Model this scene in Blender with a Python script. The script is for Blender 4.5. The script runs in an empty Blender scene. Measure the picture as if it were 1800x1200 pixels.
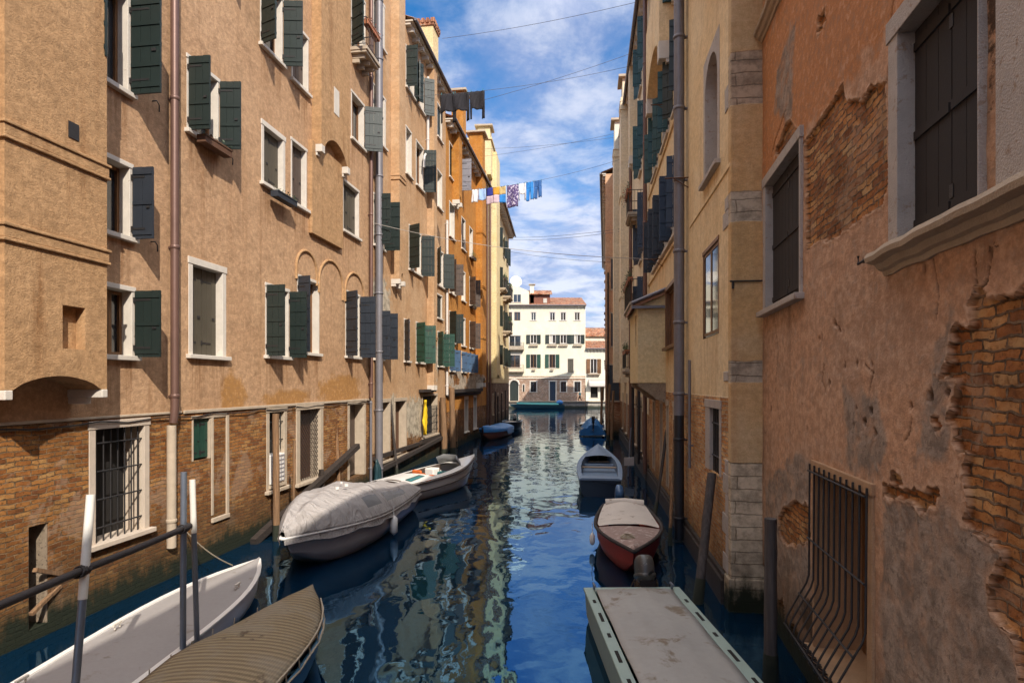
import bpy, math, random
from mathutils import Vector, Matrix
random.seed(7)
R = math.radians
C = bpy.context.scene.collection
F, CX, CY, H = 1040.0, 900.0, 675.0, 3.8          # focal length in photo pixels, principal point, eye height

# ------------------------------------------------------------------ node helpers
class NG:
    def __init__(s, name):
        s.m = bpy.data.materials.new(name); s.m.use_nodes = True
        s.t = s.m.node_tree; s.t.nodes.clear()
        s.out = s.n('ShaderNodeOutputMaterial'); s.b = s.n('ShaderNodeBsdfPrincipled')
        s.l(s.b.outputs[0], s.out.inputs[0])
    def n(s, ty, **kw):
        q = s.t.nodes.new(ty)
        for k, v in kw.items(): setattr(q, k, v)
        return q
    def l(s, a, b): s.t.links.new(a, b)
    def put(s, sock, v):
        if isinstance(v, bpy.types.NodeSocket): s.l(v, sock)
        elif v is not None:
            if sock.type == 'RGBA' and len(v) == 3: v = (*v, 1)
            sock.default_value = v
    def math(s, op, a, b=None, c=None, clamp=False):
        q = s.n('ShaderNodeMath', operation=op, use_clamp=clamp)
        s.put(q.inputs[0], a); s.put(q.inputs[1], b)
        if c is not None: s.put(q.inputs[2], c)
        return q.outputs[0]
    def add(s, a, b): return s.math('ADD', a, b)
    def mul(s, a, b): return s.math('MULTIPLY', a, b)
    def sub(s, a, b): return s.math('SUBTRACT', a, b)
    def mx(s, a, b): return s.math('MAXIMUM', a, b)
    def step(s, v, lo, hi, a=0.0, b=1.0):
        q = s.n('ShaderNodeMapRange', interpolation_type='SMOOTHSTEP')
        s.put(q.inputs[0], v); s.put(q.inputs[1], lo); s.put(q.inputs[2], hi); s.put(q.inputs[3], a); s.put(q.inputs[4], b)
        return q.outputs[0]
    def mix(s, f, a, b, mode='MIX'):
        q = s.n('ShaderNodeMix', data_type='RGBA', blend_type=mode)
        s.put(q.inputs[0], f); s.put(q.inputs[6], a); s.put(q.inputs[7], b)
        return q.outputs[2]
    def noise(s, v, sc, det=4, ro=.55, di=0.0, col=False):
        q = s.n('ShaderNodeTexNoise'); s.put(q.inputs['Vector'], v); q.inputs['Scale'].default_value = sc
        q.inputs['Detail'].default_value = det; q.inputs['Roughness'].default_value = ro; q.inputs['Distortion'].default_value = di
        return q.outputs[1 if col else 0]
    def vor(s, v, sc, feat='F1'):
        q = s.n('ShaderNodeTexVoronoi', feature=feat); s.put(q.inputs['Vector'], v); q.inputs['Scale'].default_value = sc
        return q.outputs[0]
    def comb(s, x, y, z=0.0):
        q = s.n('ShaderNodeCombineXYZ'); s.put(q.inputs[0], x); s.put(q.inputs[1], y); s.put(q.inputs[2], z); return q.outputs[0]
    def sep(s, v):
        q = s.n('ShaderNodeSeparateXYZ'); s.put(q.inputs[0], v); return q.outputs
    def ramp(s, f, stops):
        q = s.n('ShaderNodeValToRGB'); s.put(q.inputs[0], f); e = q.color_ramp.elements
        while len(e) < len(stops): e.new(.5)
        for i, (p, c) in enumerate(stops): e[i].position = p; e[i].color = (*c, 1)
        return q.outputs[0]
    def bump(s, h, dist=.01, st=1.0, nrm=None):
        q = s.n('ShaderNodeBump'); q.inputs['Strength'].default_value = st; q.inputs['Distance'].default_value = dist
        s.put(q.inputs['Height'], h)
        if nrm is not None: s.l(nrm, q.inputs['Normal'])
        return q.outputs[0]
    def pos(s): return s.n('ShaderNodeNewGeometry').outputs['Position']
    def uv(s):
        q = s.n('ShaderNodeUVMap'); q.uv_map = 'UVMap'; return q.outputs[0]
    def set(s, col=None, rough=None, nrm=None, metal=None, spec=None):
        if col is not None: s.put(s.b.inputs['Base Color'], col)
        if rough is not None: s.put(s.b.inputs['Roughness'], rough)
        if metal is not None: s.put(s.b.inputs['Metallic'], metal)
        if spec is not None: s.put(s.b.inputs['Specular IOR Level'], spec)
        if nrm is not None: s.l(nrm, s.b.inputs['Normal'])
        return s.m

def sc3(c, k): return tuple(x*k for x in c)

def paint(name, c, var=.25, rough=.6, scale=3.0, bump=.002, wear=None, wcol=(.3,.27,.24), metal=0.0, grain=None):
    g = NG(name); p = g.pos()
    a = g.noise(p, scale, 5, .6)
    col = g.mix(a, sc3(c, 1-var), sc3(c, 1+var))
    f = g.noise(p, scale*14, 3, .6)
    col = g.mix(g.mul(f, .35), col, sc3(c, .55))
    if wear:
        w = g.step(g.noise(p, scale*2.3, 8, .65, .4), 1-wear-.05, 1-wear+.05)
        col = g.mix(w, col, wcol)
    h = f
    if grain:
        x = g.sep(p); gv = g.comb(g.mul(x[0], grain[0]), g.mul(x[1], grain[1]), g.mul(x[2], grain[2]))
        gn = g.noise(gv, 1.0, 5, .6)
        col = g.mix(g.step(gn, .35, .7), sc3(c, .5), col); h = gn
    return g.set(col, rough, g.bump(h, bump), metal)

def ell(g, u, z, e, dist):
    u0, z0, ru, rz = e
    du = g.math('DIVIDE', g.sub(u, u0), ru); dz = g.math('DIVIDE', g.sub(z, z0), rz)
    return g.sub(g.add(1.0, dist), g.math('POWER', g.add(g.mul(du, du), g.mul(dz, dz)), .5))

def brick_layer(g, uv, c=((.29,.108,.028),(.39,.17,.048),(.15,.055,.022),(.45,.25,.09)), mortar=(.25,.155,.08), rough_edges=1.0, big=1.0):
    x = g.sep(uv)
    d = g.noise(uv, 3.2, 3, .5, 0, True)
    dv = g.n('ShaderNodeVectorMath', operation='MULTIPLY_ADD'); g.l(d, dv.inputs[0])
    dv.inputs[1].default_value = (.09*rough_edges, .09*rough_edges, 0); g.l(uv, dv.inputs[2])
    d2 = g.noise(uv, 16, 2, .5, 0, True)
    dw = g.n('ShaderNodeVectorMath', operation='MULTIPLY_ADD'); g.l(d2, dw.inputs[0])
    dw.inputs[1].default_value = (.030*rough_edges, .026*rough_edges, 0); g.l(dv.outputs[0], dw.inputs[2])
    v = dw.outputs[0]
    bt = g.n('ShaderNodeTexBrick'); g.l(v, bt.inputs['Vector'])
    for k, val in (('Scale',1.0),('Mortar Size',.010*big),('Mortar Smooth',.35),('Bias',0.0),('Brick Width',.25*big),('Row Height',.074*big)):
        bt.inputs[k].default_value = val
    bt.offset = .5; bt.squash = 1
    bt.inputs['Color1'].default_value = (0,0,0,1); bt.inputs['Color2'].default_value = (1,1,1,1); bt.inputs['Mortar'].default_value = (.5,.5,.5,1)
    rnd = g.sep(bt.outputs['Color'])[0]
    r2 = g.noise(v, 7.0, 2, .5)
    t = g.add(g.mul(rnd, .55), g.mul(r2, .5))
    col = g.ramp(t, [(.2, c[2]), (.42, c[0]), (.62, c[1]), (.85, c[3])])
    dirt = g.step(g.noise(uv, 1.1, 5, .65), .40, .62)
    col = g.mix(g.mul(dirt, .6), col, sc3(c[0], .42))
    rub = g.noise(uv, 22, 4, .7); col = g.mix(g.step(rub, .52, .72), col, sc3(c[2], .6))
    fac = bt.outputs['Fac']
    er = g.noise(uv, 8, 5, .72)
    mort = g.mix(g.step(er, .35, .65), sc3(mortar, .28), mortar)
    col = g.mix(fac, col, mort)
    h = g.sub(g.mul(er, .55), g.mul(fac, g.mul(g.add(.25, er), 1.3)))
    h = g.add(h, g.mul(rnd, .28))
    return col, h

ALG = (.018,.022,.012)
def wall_mat(name, base, tint, streak=(.12,.08,.05), belt=None, patches=(), greys=(), ochre=None, streaks=.5, dirt=.5, algae=True,
             brick=None, mortar=None, damp=1.0, grey=(.33,.27,.22), bandz=(), relief=False, drip=0.0, bd=.022, mids=.34, soots=(), pits=0.0, cracks=False, mottled=.0, smooth=1.0, patchsoft=.45, holes=False, wash=None):
    g = NG(name); uv = g.uv(); u, z, _ = g.sep(uv)
    big = g.noise(uv, .55, 5, .6, .3)
    med = g.noise(uv, 2.4, 5, .62)
    fine = g.noise(uv, 38, 4, .65)
    grit = g.noise(uv, 120, 3, .6)
    col = g.mix(g.step(big, .36, .66), base, tint)
    col = g.mix(g.mul(g.step(med, .45, .72), dirt), col, sc3(base, .62))
    if mottled: col = g.mix(g.mul(g.step(g.noise(uv, 6.5, 5, .7, .5), .5, .68), mottled), col, grey)
    sv = g.comb(g.mul(u, 3.2), g.mul(z, .16))
    st = g.step(g.noise(sv, 1.0, 5, .6, .15), .52, .72)
    st = g.mul(st, g.step(big, .3, .6))
    col = g.mix(g.mul(st, streaks), col, streak)
    sv2 = g.comb(g.mul(u, 9.0), g.mul(z, .35))
    col = g.mix(g.mul(g.step(g.noise(sv2, 1.0, 4, .6), .5, .75), streaks*.45), col, sc3(tint, 1.15))
    col = g.mix(g.mul(g.step(fine, .35, .7), .42), col, sc3(base, .6))
    blot = g.noise(uv, 1.1, 5, .7, .8); col = g.mix(g.mul(g.step(blot, .5, .7), .30), col, sc3(tint, 1.12))
    if wash:                                                      # (z lo, z hi, colour): a differently limed zone of the wall
        for (z0, z1, wc, amt) in wash:
            nz = g.add(z, g.mul(g.sub(med, .5), 1.6))
            mk = g.mul(g.step(nz, z0, z0+.35), g.step(nz, z1-.35, z1, 1.0, 0.0))
            col = g.mix(g.mul(mk, amt), col, wc)
    if ochre and belt:
        for e in ochre:
            mk = g.step(ell(g, u, z, e, g.mul(g.sub(med, .5), 1.2)), .0, .38)
            col = g.mix(g.mul(mk, .88), col, (.40,.19,.045))
    h = g.add(g.mul(fine, .30*smooth), g.mul(grit, .16*smooth)); h = g.add(h, g.mul(med, .7*smooth))
    bw = g.noise(uv, 1.7, 5, .68, .25)
    mid = g.noise(uv, 8.5, 5, .78); col = g.mix(g.mul(g.step(mid, .42, .64), mids), col, sc3(base, .55)); col = g.mix(g.mul(g.step(mid, .50, .34), mids*.7), col, sc3(tint, 1.18))
    h = g.add(h, g.mul(mid, .45*smooth))
    if drip:
        q = g.n('ShaderNodeUVMap'); q.uv_map = 'Drip'; fx_, dz_, _ = g.sep(q.outputs[0])
        dn = g.noise(g.comb(g.mul(u, 11.0), g.mul(z, .55)), 1.0, 4, .7)
        side = g.mul(g.step(fx_, -.0, .12), g.step(fx_, .88, 1.0, 1.0, 0.0))
        ends = g.add(.35, g.mul(g.math('ABSOLUTE', g.sub(fx_, .5)), 1.3))
        ln = g.add(.25, g.mul(dn, 2.3))
        dm_ = g.mul(g.mul(g.step(g.math('DIVIDE', dz_, ln), 0.0, 1.0, 1.0, 0.0), g.step(dn, .38, .60)), g.mul(side, ends))
        col = g.mix(g.mul(dm_, drip), col, sc3(streak, .8))
    for e in greys:
        mk = g.step(ell(g, u, z, e, g.add(g.mul(g.sub(bw, .5), 1.7), g.mul(g.sub(med, .5), .5))), .04, .30)
        gc = g.mix(g.step(g.noise(uv, 3.6, 5, .72, .6), .38, .62), sc3(grey, 1.1), sc3(grey, .58))
        col = g.mix(mk, col, gc)
    for e in soots:
        mk = g.step(ell(g, u, z, e, g.mul(g.sub(g.noise(uv, 7, 5, .75), .5), 2.6)), .05, .5)
        col = g.mix(g.mul(mk, .9), col, (.035,.022,.014))
    if pits:
        pn = g.noise(uv, 5.2, 5, .75, .5); pm = g.step(pn, .665, .70); ring = g.step(pn, .60, .67)
        pm = g.mul(pm, g.step(big, .38, .55)); col = g.mix(g.mul(ring, .35*pits), col, sc3(base, .45)); col = g.mix(g.mul(pm, pits), col, (.06,.032,.018)); h = g.sub(h, g.mul(pm, 1.0))
    mask = None
    if belt is not None:
        mask = g.step(g.add(z, g.mul(g.sub(bw, .5), .05)), belt-.02, belt+.02, 1.0, 0.0)
    for e in patches:
        mk = g.step(ell(g, u, z, e, g.mul(g.sub(bw, .5), 2*patchsoft*2)), .08, .13)
        mask = mk if mask is None else g.mx(mask, mk)
    if relief:
        A = lambda nm: g.n('ShaderNodeAttribute', attribute_name=nm).outputs['Fac']
        gc = g.mix(g.step(g.noise(uv, 3.6, 5, .72, .6), .38, .62), sc3(grey, 1.1), sc3(grey, .58)); gc = g.mix(g.step(g.noise(uv, 13, 4, .7), .5, .68), gc, sc3(grey, .5))
        col = g.mix(g.mul(A('cement'), .92), col, gc)
        col = g.mix(g.mul(A('lip'), .6), col, sc3(tint, 1.15)); col = g.mix(g.mul(A('crack'), .85), col, (.045,.026,.016))
        mask = A('brickmask')
    if mask is not None:
        bc, bh = brick_layer(g, uv, **({'c': brick} if brick else {}), **({'mortar': mortar} if mortar else {}))
        if algae:
            pl = g.step(g.add(g.noise(uv, .9, 5, .7, .4), g.mul(g.noise(uv, 9, 4, .6), .12)), .60, .66)      # bits of old render clinging to brick
            bc = g.mix(g.mul(pl, .45), bc, (.36,.25,.17))
        rim = g.mul(g.step(mask, .02, .35), g.step(mask, .45, .95, 1.0, 0.0)); col = g.mix(g.mul(rim, .7), col, sc3(tint, 1.25))
        col = g.mix(mask, col, bc)
        h = g.math('MULTIPLY_ADD', mask, g.sub(g.sub(g.mul(bh, 1.5), 1.0), h), h)
    if holes:
        vd = g.vor(uv, 2.3); hm = g.mul(g.step(vd, .035, .06, 1.0, 0.0), g.step(big, .45, .55))
        col = g.mix(hm, col, (.05,.03,.02)); h = g.sub(h, g.mul(hm, 2.0))
    if cracks:
        wv = g.n('ShaderNodeVectorMath', operation='MULTIPLY_ADD'); g.l(g.noise(uv, 2.0, 6, .7, 0, True), wv.inputs[0])
        wv.inputs[1].default_value = (.55,.55,0); g.l(uv, wv.inputs[2])
        ck = g.step(g.vor(wv.outputs[0], .62, 'DISTANCE_TO_EDGE'), .003, .010, 1.0, 0.0)
        ck = g.mul(ck, g.step(g.noise(uv, .7, 2), .52, .62))
        col = g.mix(g.mul(ck, .85), col, (.05,.03,.02)); h = g.sub(h, g.mul(ck, .8))
    for (z0, z1, bc2) in bandz:
        mk = g.mul(g.step(g.add(z, g.mul(g.sub(bw, .5), .10)), z0, z0+.02), g.step(g.add(z, g.mul(g.sub(med, .5), .10)), z1-.02, z1, 1.0, 0.0))
        sn = g.noise(uv, 4, 7, .7)
        scol = g.mix(g.step(sn, .38, .66), bc2, sc3(bc2, .5))
        wq = g.n('ShaderNodeVectorMath', operation='MULTIPLY_ADD'); g.l(g.noise(uv, 1.6, 4, .6, 0, True), wq.inputs[0]); wq.inputs[1].default_value = (.16,.10,0); g.l(uv, wq.inputs[2])
        jt = g.n('ShaderNodeTexBrick'); g.l(wq.outputs[0], jt.inputs['Vector']); jt.inputs['Scale'].default_value = 1
        jt.inputs['Brick Width'].default_value = .95; jt.inputs['Row Height'].default_value = .21; jt.inputs['Mortar Size'].default_value = .010; jt.inputs['Mortar Smooth'].default_value = .6
        scol = g.mix(g.mul(jt.outputs['Fac'], .5), scol, (.12,.095,.07))
        col = g.mix(mk, col, scol); h = g.math('MULTIPLY_ADD', mk, g.sub(g.sub(sn, g.mul(jt.outputs['Fac'], .8)), h), h)
    rough = .9
    if algae:
        zz = g.add(z, g.add(g.mul(g.sub(g.noise(uv, 1.6, 5, .7), .5), .9), g.mul(g.sub(g.noise(g.comb(g.mul(u, 6.0), g.mul(z, 1.2)), 1.0, 5, .75), .5), .75)))
        dm = g.step(zz, .75, 1.5, 1.0, 0.0)
        col = g.mix(g.mul(dm, .55*damp), col, (.075,.045,.022))
        gm = g.step(zz, .30, .75, 1.0, 0.0)
        col = g.mix(g.mul(gm, .55), col, (.040,.036,.014))
        am = g.step(zz, .22, .5, 1.0, 0.0)
        col = g.mix(am, col, ALG)
    return g.set(col, rough, g.bump(h, bd, 1.0), spec=.25)

# ------------------------------------------------------------------ mesh helpers
def link(o, parent=None):
    C.objects.link(o)
    if parent is not None: o.parent = parent
    return o
def tag(o, label, cat, group=None):
    o['label'] = label; o['category'] = cat
    if group: o['group'] = group
    return o
def struct(o, kind='structure'):
    o['kind'] = kind; return o
def empty(name, loc, rz=0.0, label=None, cat=None, group=None):
    o = bpy.data.objects.new(name, None); o.location = loc; o.rotation_euler = (0,0,rz); o.empty_display_size = .2
    link(o)
    if label: tag(o, label, cat, group)
    return o

class MB:
    def __init__(s): s.v = []; s.f = []; s.u = []; s.mi = []; s.sm = []; s.dr = {}
    def face(s, pts, uv=None, m=0, smooth=False):
        i = len(s.v); s.v += [tuple(p) for p in pts]; s.f.append(tuple(range(i, i+len(pts))))
        s.u.append(uv if uv else [(0.0,0.0)]*len(pts)); s.mi.append(m); s.sm.append(smooth)
    def mesh(s, vs, fs, m=0, smooth=False):
        i = len(s.v); s.v += [tuple(p) for p in vs]
        for f in fs:
            s.f.append(tuple(i+k for k in f)); s.u.append([(vs[k][0]+vs[k][1], vs[k][2]) for k in f]); s.mi.append(m); s.sm.append(smooth)
    def box(s, c, d, rz=0.0, m=0, M=None):
        hx, hy, hz = d[0]/2, d[1]/2, d[2]/2
        vs = [Vector((x,y,z)) for x in (-hx,hx) for y in (-hy,hy) for z in (-hz,hz)]
        if M is None: M = Matrix.Rotation(rz, 3, 'Z')
        vs = [M @ v + Vector(c) for v in vs]
        s.mesh(vs, [(0,1,3,2),(4,6,7,5),(0,4,5,1),(2,3,7,6),(0,2,6,4),(1,5,7,3)], m)
    def tube(s, pts, r, seg=8, m=0, cap=True, flat=None):
        pts = [Vector(p) for p in pts]; n = len(pts)
        rs = r if isinstance(r, (list, tuple)) else [r]*n
        vs = []; up0 = None
        for i, p in enumerate(pts):
            a = pts[max(0, i-1)]; b = pts[min(n-1, i+1)]; t = (b-a)
            t = t.normalized() if t.length > 1e-9 else Vector((0,0,1))
            if up0 is None: up0 = Vector((0,0,1)) if abs(t.z) < .9 else Vector((1,0,0))
            x = t.cross(up0)
            if x.length < 1e-4: up0 = Vector((0,1,0)); x = t.cross(up0)
            x.normalize(); y = t.cross(x).normalized()
            if y.dot(up0) > 0: pass
            for k in range(seg):
                an = 2*math.pi*k/seg; vs.append(p + x*math.cos(an)*rs[i] + y*math.sin(an)*rs[i]*(flat or 1))
        fs = []
        for i in range(n-1):
            for k in range(seg):
                fs.append((i*seg+k, i*seg+(k+1)%seg, (i+1)*seg+(k+1)%seg, (i+1)*seg+k))
        s.mesh(vs, fs, m, True)
        if cap:
            s.mesh(vs[:seg], [tuple(range(seg))[::-1]], m); s.mesh(vs[-seg:], [tuple(range(seg))], m)
    def grid(s, P, m=0, smooth=True, uvs=None):                    # P[i][j] points
        a, b = len(P), len(P[0]); i0 = len(s.v)
        s.v += [tuple(p) for r in P for p in r]
        for i in range(a-1):
            for j in range(b-1):
                q = (i*b+j, i*b+j+1, (i+1)*b+j+1, (i+1)*b+j)
                s.f.append(tuple(i0+k for k in q)); s.mi.append(m); s.sm.append(smooth)
                s.u.append([uvs[k//b][k%b] for k in q] if uvs else [(0,0)]*4)
    def blob(s, c, r, m=0, nu=14, nv=9, e=1.0, M=None):
        vs = []
        for i in range(nv+1):
            ph = -math.pi/2 + math.pi*i/nv
            for j in range(nu):
                th = 2*math.pi*j/nu
                f = lambda q: math.copysign(abs(q)**e, q)
                p = Vector((f(math.cos(ph))*f(math.cos(th))*r[0], f(math.cos(ph))*f(math.sin(th))*r[1], f(math.sin(ph))*r[2]))
                if M is not None: p = M @ p
                vs.append(p + Vector(c))
        fs = [(i*nu+j, i*nu+(j+1)%nu, (i+1)*nu+(j+1)%nu, (i+1)*nu+j) for i in range(nv) for j in range(nu)]
        s.mesh(vs, fs, m, True)
    def leaves(s, c, r, n, size, m=0, ms=None):
        for _ in range(n):
            while True:
                d = Vector((random.uniform(-1,1), random.uniform(-1,1), random.uniform(-1,1)))
                if d.length < 1: break
            p = Vector(c) + Vector((d.x*r[0], d.y*r[1], d.z*r[2]))
            a = Vector((random.gauss(0,1), random.gauss(0,1), random.gauss(0,1))).normalized(); b = a.orthogonal().normalized()
            k = size*random.uniform(.6,1.3)
            mm = m if ms is None else random.choice(ms)
            s.face([p-a*k, p-b*k*.45, p+a*k, p+b*k*.45], None, mm)
    def build(s, name, mats, parent=None, local=False, top=None, bevel=0, solid=0, subsurf=0, weld=False):
        if not isinstance(mats, (list, tuple)): mats = [mats]
        off = Vector((0,0,0))
        if parent is not None and not local:
            q = parent
            while q is not None: off += Vector(q.location); q = q.parent
        elif parent is None and not local:
            xs, ys, zs = zip(*s.v); off = Vector(((min(xs)+max(xs))/2, (min(ys)+max(ys))/2, min(zs)))
        me = bpy.data.meshes.new(name)
        me.from_pydata([Vector(v)-off for v in s.v], [], s.f)
        ul = me.uv_layers.new(name='UVMap')
        ul.active_render = True
        ul.data.foreach_set('uv', [x for fu in s.u for p in fu for x in p])
        if s.dr:
            dl = me.uv_layers.new(name='Drip'); flat = []
            for i, fu in enumerate(s.u): flat += s.dr.get(i) or [x for _ in fu for x in (.5, 9.0)]
            dl.data.foreach_set('uv', flat)
        me.polygons.foreach_set('material_index', s.mi); me.polygons.foreach_set('use_smooth', s.sm)
        for m in mats: me.materials.append(m)
        o = bpy.data.objects.new(name, me)
        if parent is None: o.location = off
        link(o, parent)
        if weld or subsurf:
            w = o.modifiers.new('weld','WELD'); w.merge_threshold = .0005
        if solid:
            q = o.modifiers.new('solid','SOLIDIFY'); q.thickness = solid; q.offset = 0
        if bevel:
            q = o.modifiers.new('bevel','BEVEL'); q.width = bevel; q.segments = 2; q.limit_method = 'ANGLE'
        if subsurf:
            q = o.modifiers.new('sub','SUBSURF'); q.levels = subsurf; q.render_levels = subsurf
        me.update()
        return o

# ------------------------------------------------------------------ walls
class Wall:
    def __init__(s, O, d, side):
        d = Vector((d[0], d[1])).normalized(); s.O = Vector(O); s.d = d
        s.n = Vector((d.y, -d.x)) if side > 0 else Vector((-d.y, d.x))
    def P(s, t, n, z):
        q = s.O + s.d*t + s.n*n; return Vector((q.x, q.y, z))
    def px(s, x, n=0.0):
        k = (x-CX)/F; o = s.O + s.n*n                             # o.x + d.x t = k (o.y + d.y t)
        return (k*o.y - o.x)/(s.d.x - k*s.d.y)
    def zz(s, y, t, n=0.0):
        return H + (CY-y)*(s.O + s.d*t + s.n*n).y/F
    def rect(s, xl, xr, yt, yb, ref=None, n=0.0):
        a, b = s.px(xl, n), s.px(xr, n); t = s.px(ref, n) if ref is not None else a
        z1, z0 = s.zz(yt, t, n), s.zz(yb, t, n)
        return (min(a,b), max(a,b), z0, z1)
    def box(s, mb, t0, t1, n0, n1, z0, z1, m=0):
        vs = [s.P(t,n,z) for t in (t0,t1) for n in (n0,n1) for z in (z0,z1)]
        i = len(mb.v); mb.mesh(vs, [(0,1,3,2),(4,6,7,5),(0,4,5,1),(2,3,7,6),(0,2,6,4),(1,5,7,3)], m)
        uvv = [(t+n, z) for t in (t0,t1) for n in (n0,n1) for z in (z0,z1)]
        for j in range(6): mb.u[-6+j] = [uvv[k-i] for k in mb.f[-6+j]]
    def facade(s, mb, t0, t1, z0, z1, holes=(), n=0.0, rev=.3, m=0, zt=None):
        T = sorted({t0, t1, *[h[0] for h in holes], *[h[1] for h in holes]}); Z = sorted({z0, z1, *[h[2] for h in holes], *[h[3] for h in holes]})
        T = [t for t in T if t0 <= t <= t1]; Z = [z for z in Z if z0 <= z <= z1]
        for a, b in zip(T, T[1:]):
            for c, d in zip(Z, Z[1:]):
                tm, zm = (a+b)/2, (c+d)/2
                if any(h[0] < tm < h[1] and h[2] < zm < h[3] for h in holes): continue
                mb.face([s.P(a,n,c), s.P(b,n,c), s.P(b,n,d), s.P(a,n,d)], [(a,c),(b,c),(b,d),(a,d)], m)
                ov = [h for h in holes if h[0] < tm < h[1] and h[2] >= d-1e-6]
                h = min(ov, key=lambda q: q[2]) if ov else (t0, t1, z1+9, 0)
                w_ = h[1]-h[0]; mb.dr[len(mb.f)-1] = [x for (t_, z_) in ((a,c),(b,c),(b,d),(a,d)) for x in ((t_-h[0])/w_, h[2]-z_)]
        for (a,b,c,d) in holes:
            for p, q in (((a,c),(a,d)), ((b,c),(b,d)), ((a,c),(b,c)), ((a,d),(b,d))):
                mb.face([s.P(p[0],n,p[1]), s.P(q[0],n,q[1]), s.P(q[0],n-rev,q[1]), s.P(p[0],n-rev,p[1])],
                        [(p[0],p[1]),(q[0],q[1]),(q[0]+rev*.7,q[1]+rev*.7),(p[0]+rev*.7,p[1]+rev*.7)], m)
        if zt: mb.face([s.P(t0,n,z1), s.P(t1,n,z1), s.P(t1,n,zt[1]), s.P(t0,n,zt[0])], [(t0,z1),(t1,z1),(t1,zt[1]),(t0,zt[0])], m)
    def body(s, mb, t0, t1, z0, z1, depth=9.0, n=0.0, m=0, zt=None):   # the other sides and the top
        za, zb = zt if zt else (z1, z1)
        for t, zq in ((t0, za), (t1, zb)):
            mb.face([s.P(t,n,z0), s.P(t,n-depth,z0), s.P(t,n-depth,zq), s.P(t,n,zq)], [(n,z0),(n-depth,z0),(n-depth,zq),(n,zq)], m)
        mb.face([s.P(t0,n-depth,z0), s.P(t1,n-depth,z0), s.P(t1,n-depth,zb), s.P(t0,n-depth,za)], [(t0,z0),(t1,z0),(t1,zb),(t0,za)], m)
        mb.face([s.P(t0,n,za), s.P(t1,n,zb), s.P(t1,n-depth,zb), s.P(t0,n-depth,za)], [(0,0)]*4, m)

LW = Wall((-8.309,0), (.139,1), 1)
YW = Wall((-5.696,0), (.081,1), 1)
NW = Wall((2.31,0), (.1885,1), -1)
RW = Wall((2.40,0), (.128,1), -1)
QW = Wall((.03,0), (.157,1), -1)
FW = Wall((0,97), (1,0), 1)                                       # far house, faces the camera

# ------------------------------------------------------------------ materials
M = {}
M['LA'] = wall_mat('render_warm_tan', (.525,.318,.178), (.585,.37,.215), (.26,.12,.045), drip=0.8, belt=3.22, dirt=.7, streaks=.6, mottled=.2, mids=.5, bd=.030, grey=(.34,.20,.10),
    ochre=[(13.75,3.5,.55,.75),(19.6,3.6,1.9,.6),(16.2,3.4,1.4,.3)], mortar=(.30,.19,.10))
M['breast'] = wall_mat('render_warm_tan_chimney', (.48,.285,.14), (.52,.315,.16), (.20,.08,.022), mids=.5, bd=.032, dirt=.7, streaks=1.0, mottled=.25, grey=(.30,.16,.07), algae=False)
M['LB'] = wall_mat('render_streaked_tan', (.52,.31,.16), (.60,.40,.24), (.33,.15,.045), drip=0.8, belt=1.15, dirt=.5, streaks=.7,
    patches=[(24.3,1.2,.5,1.6),(27.0,.6,3.0,.9)], greys=[(23.3,7.0,1.3,1.1),(24.6,2.2,1.5,1.3),(28.0,2.2,2.6,1.2),(31,5,1.2,1.4)], grey=(.50,.43,.33), mottled=.25)
M['LO'] = wall_mat('render_orange', (.47,.185,.030), (.53,.25,.06), (.20,.075,.025), drip=0.6, belt=2.2, dirt=.55, streaks=.7, mottled=.2,
    greys=[(36.5,4.0,3.0,.9),(41,3.9,2.6,.8)], grey=(.46,.38,.30), patches=[(36.0,4.05,.9,.35)])
M['LY'] = wall_mat('render_pale_yellow', (.74,.59,.31), (.78,.66,.40), (.5,.36,.16), belt=3.9, dirt=.25, streaks=.3, brick=((.22,.12,.08),(.30,.19,.13),(.14,.08,.06),(.35,.27,.20)))
M['RM'] = wall_mat('render_ochre', (.86,.64,.36), (.87,.70,.45), (.48,.28,.13), drip=0.7, belt=3.57, dirt=.5, streaks=.55, mortar=(.6,.47,.32),
    brick=((.60,.27,.09),(.72,.40,.16),(.36,.15,.06),(.74,.52,.28)), damp=.8)
M['pier'] = wall_mat('render_pier_stone_bands', (.70,.44,.20), (.66,.50,.30), (.45,.22,.09), dirt=.45, streaks=.45,
    bandz=[(.0,2.5,(.66,.55,.40)),(3.83,4.2,(.50,.42,.32)),(6.5,7.02,(.58,.48,.36)),(8.45,9.35,(.52,.41,.30))], damp=.5)
M['RP'] = wall_mat('render_pale_peach', (.82,.66,.43), (.85,.73,.54), (.40,.25,.13), drip=0.6, belt=2.6, dirt=.35, streaks=.45,
    brick=((.48,.21,.09),(.58,.33,.15),(.30,.13,.07),(.62,.46,.29)))
M['RQ'] = wall_mat('render_rose_brick', (.62,.34,.20), (.66,.42,.26), (.4,.2,.1), belt=5.2, dirt=.5, streaks=.5, patches=[(46,9,2,2.5),(44.2,13,1,2)],
    brick=((.52,.22,.11),(.60,.32,.17),(.34,.14,.08),(.6,.42,.27)))
M['cream_bay'] = wall_mat('render_cream_bay', (.78,.60,.32), (.80,.66,.40), (.55,.36,.17), dirt=.2, streaks=.2, algae=False)
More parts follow.
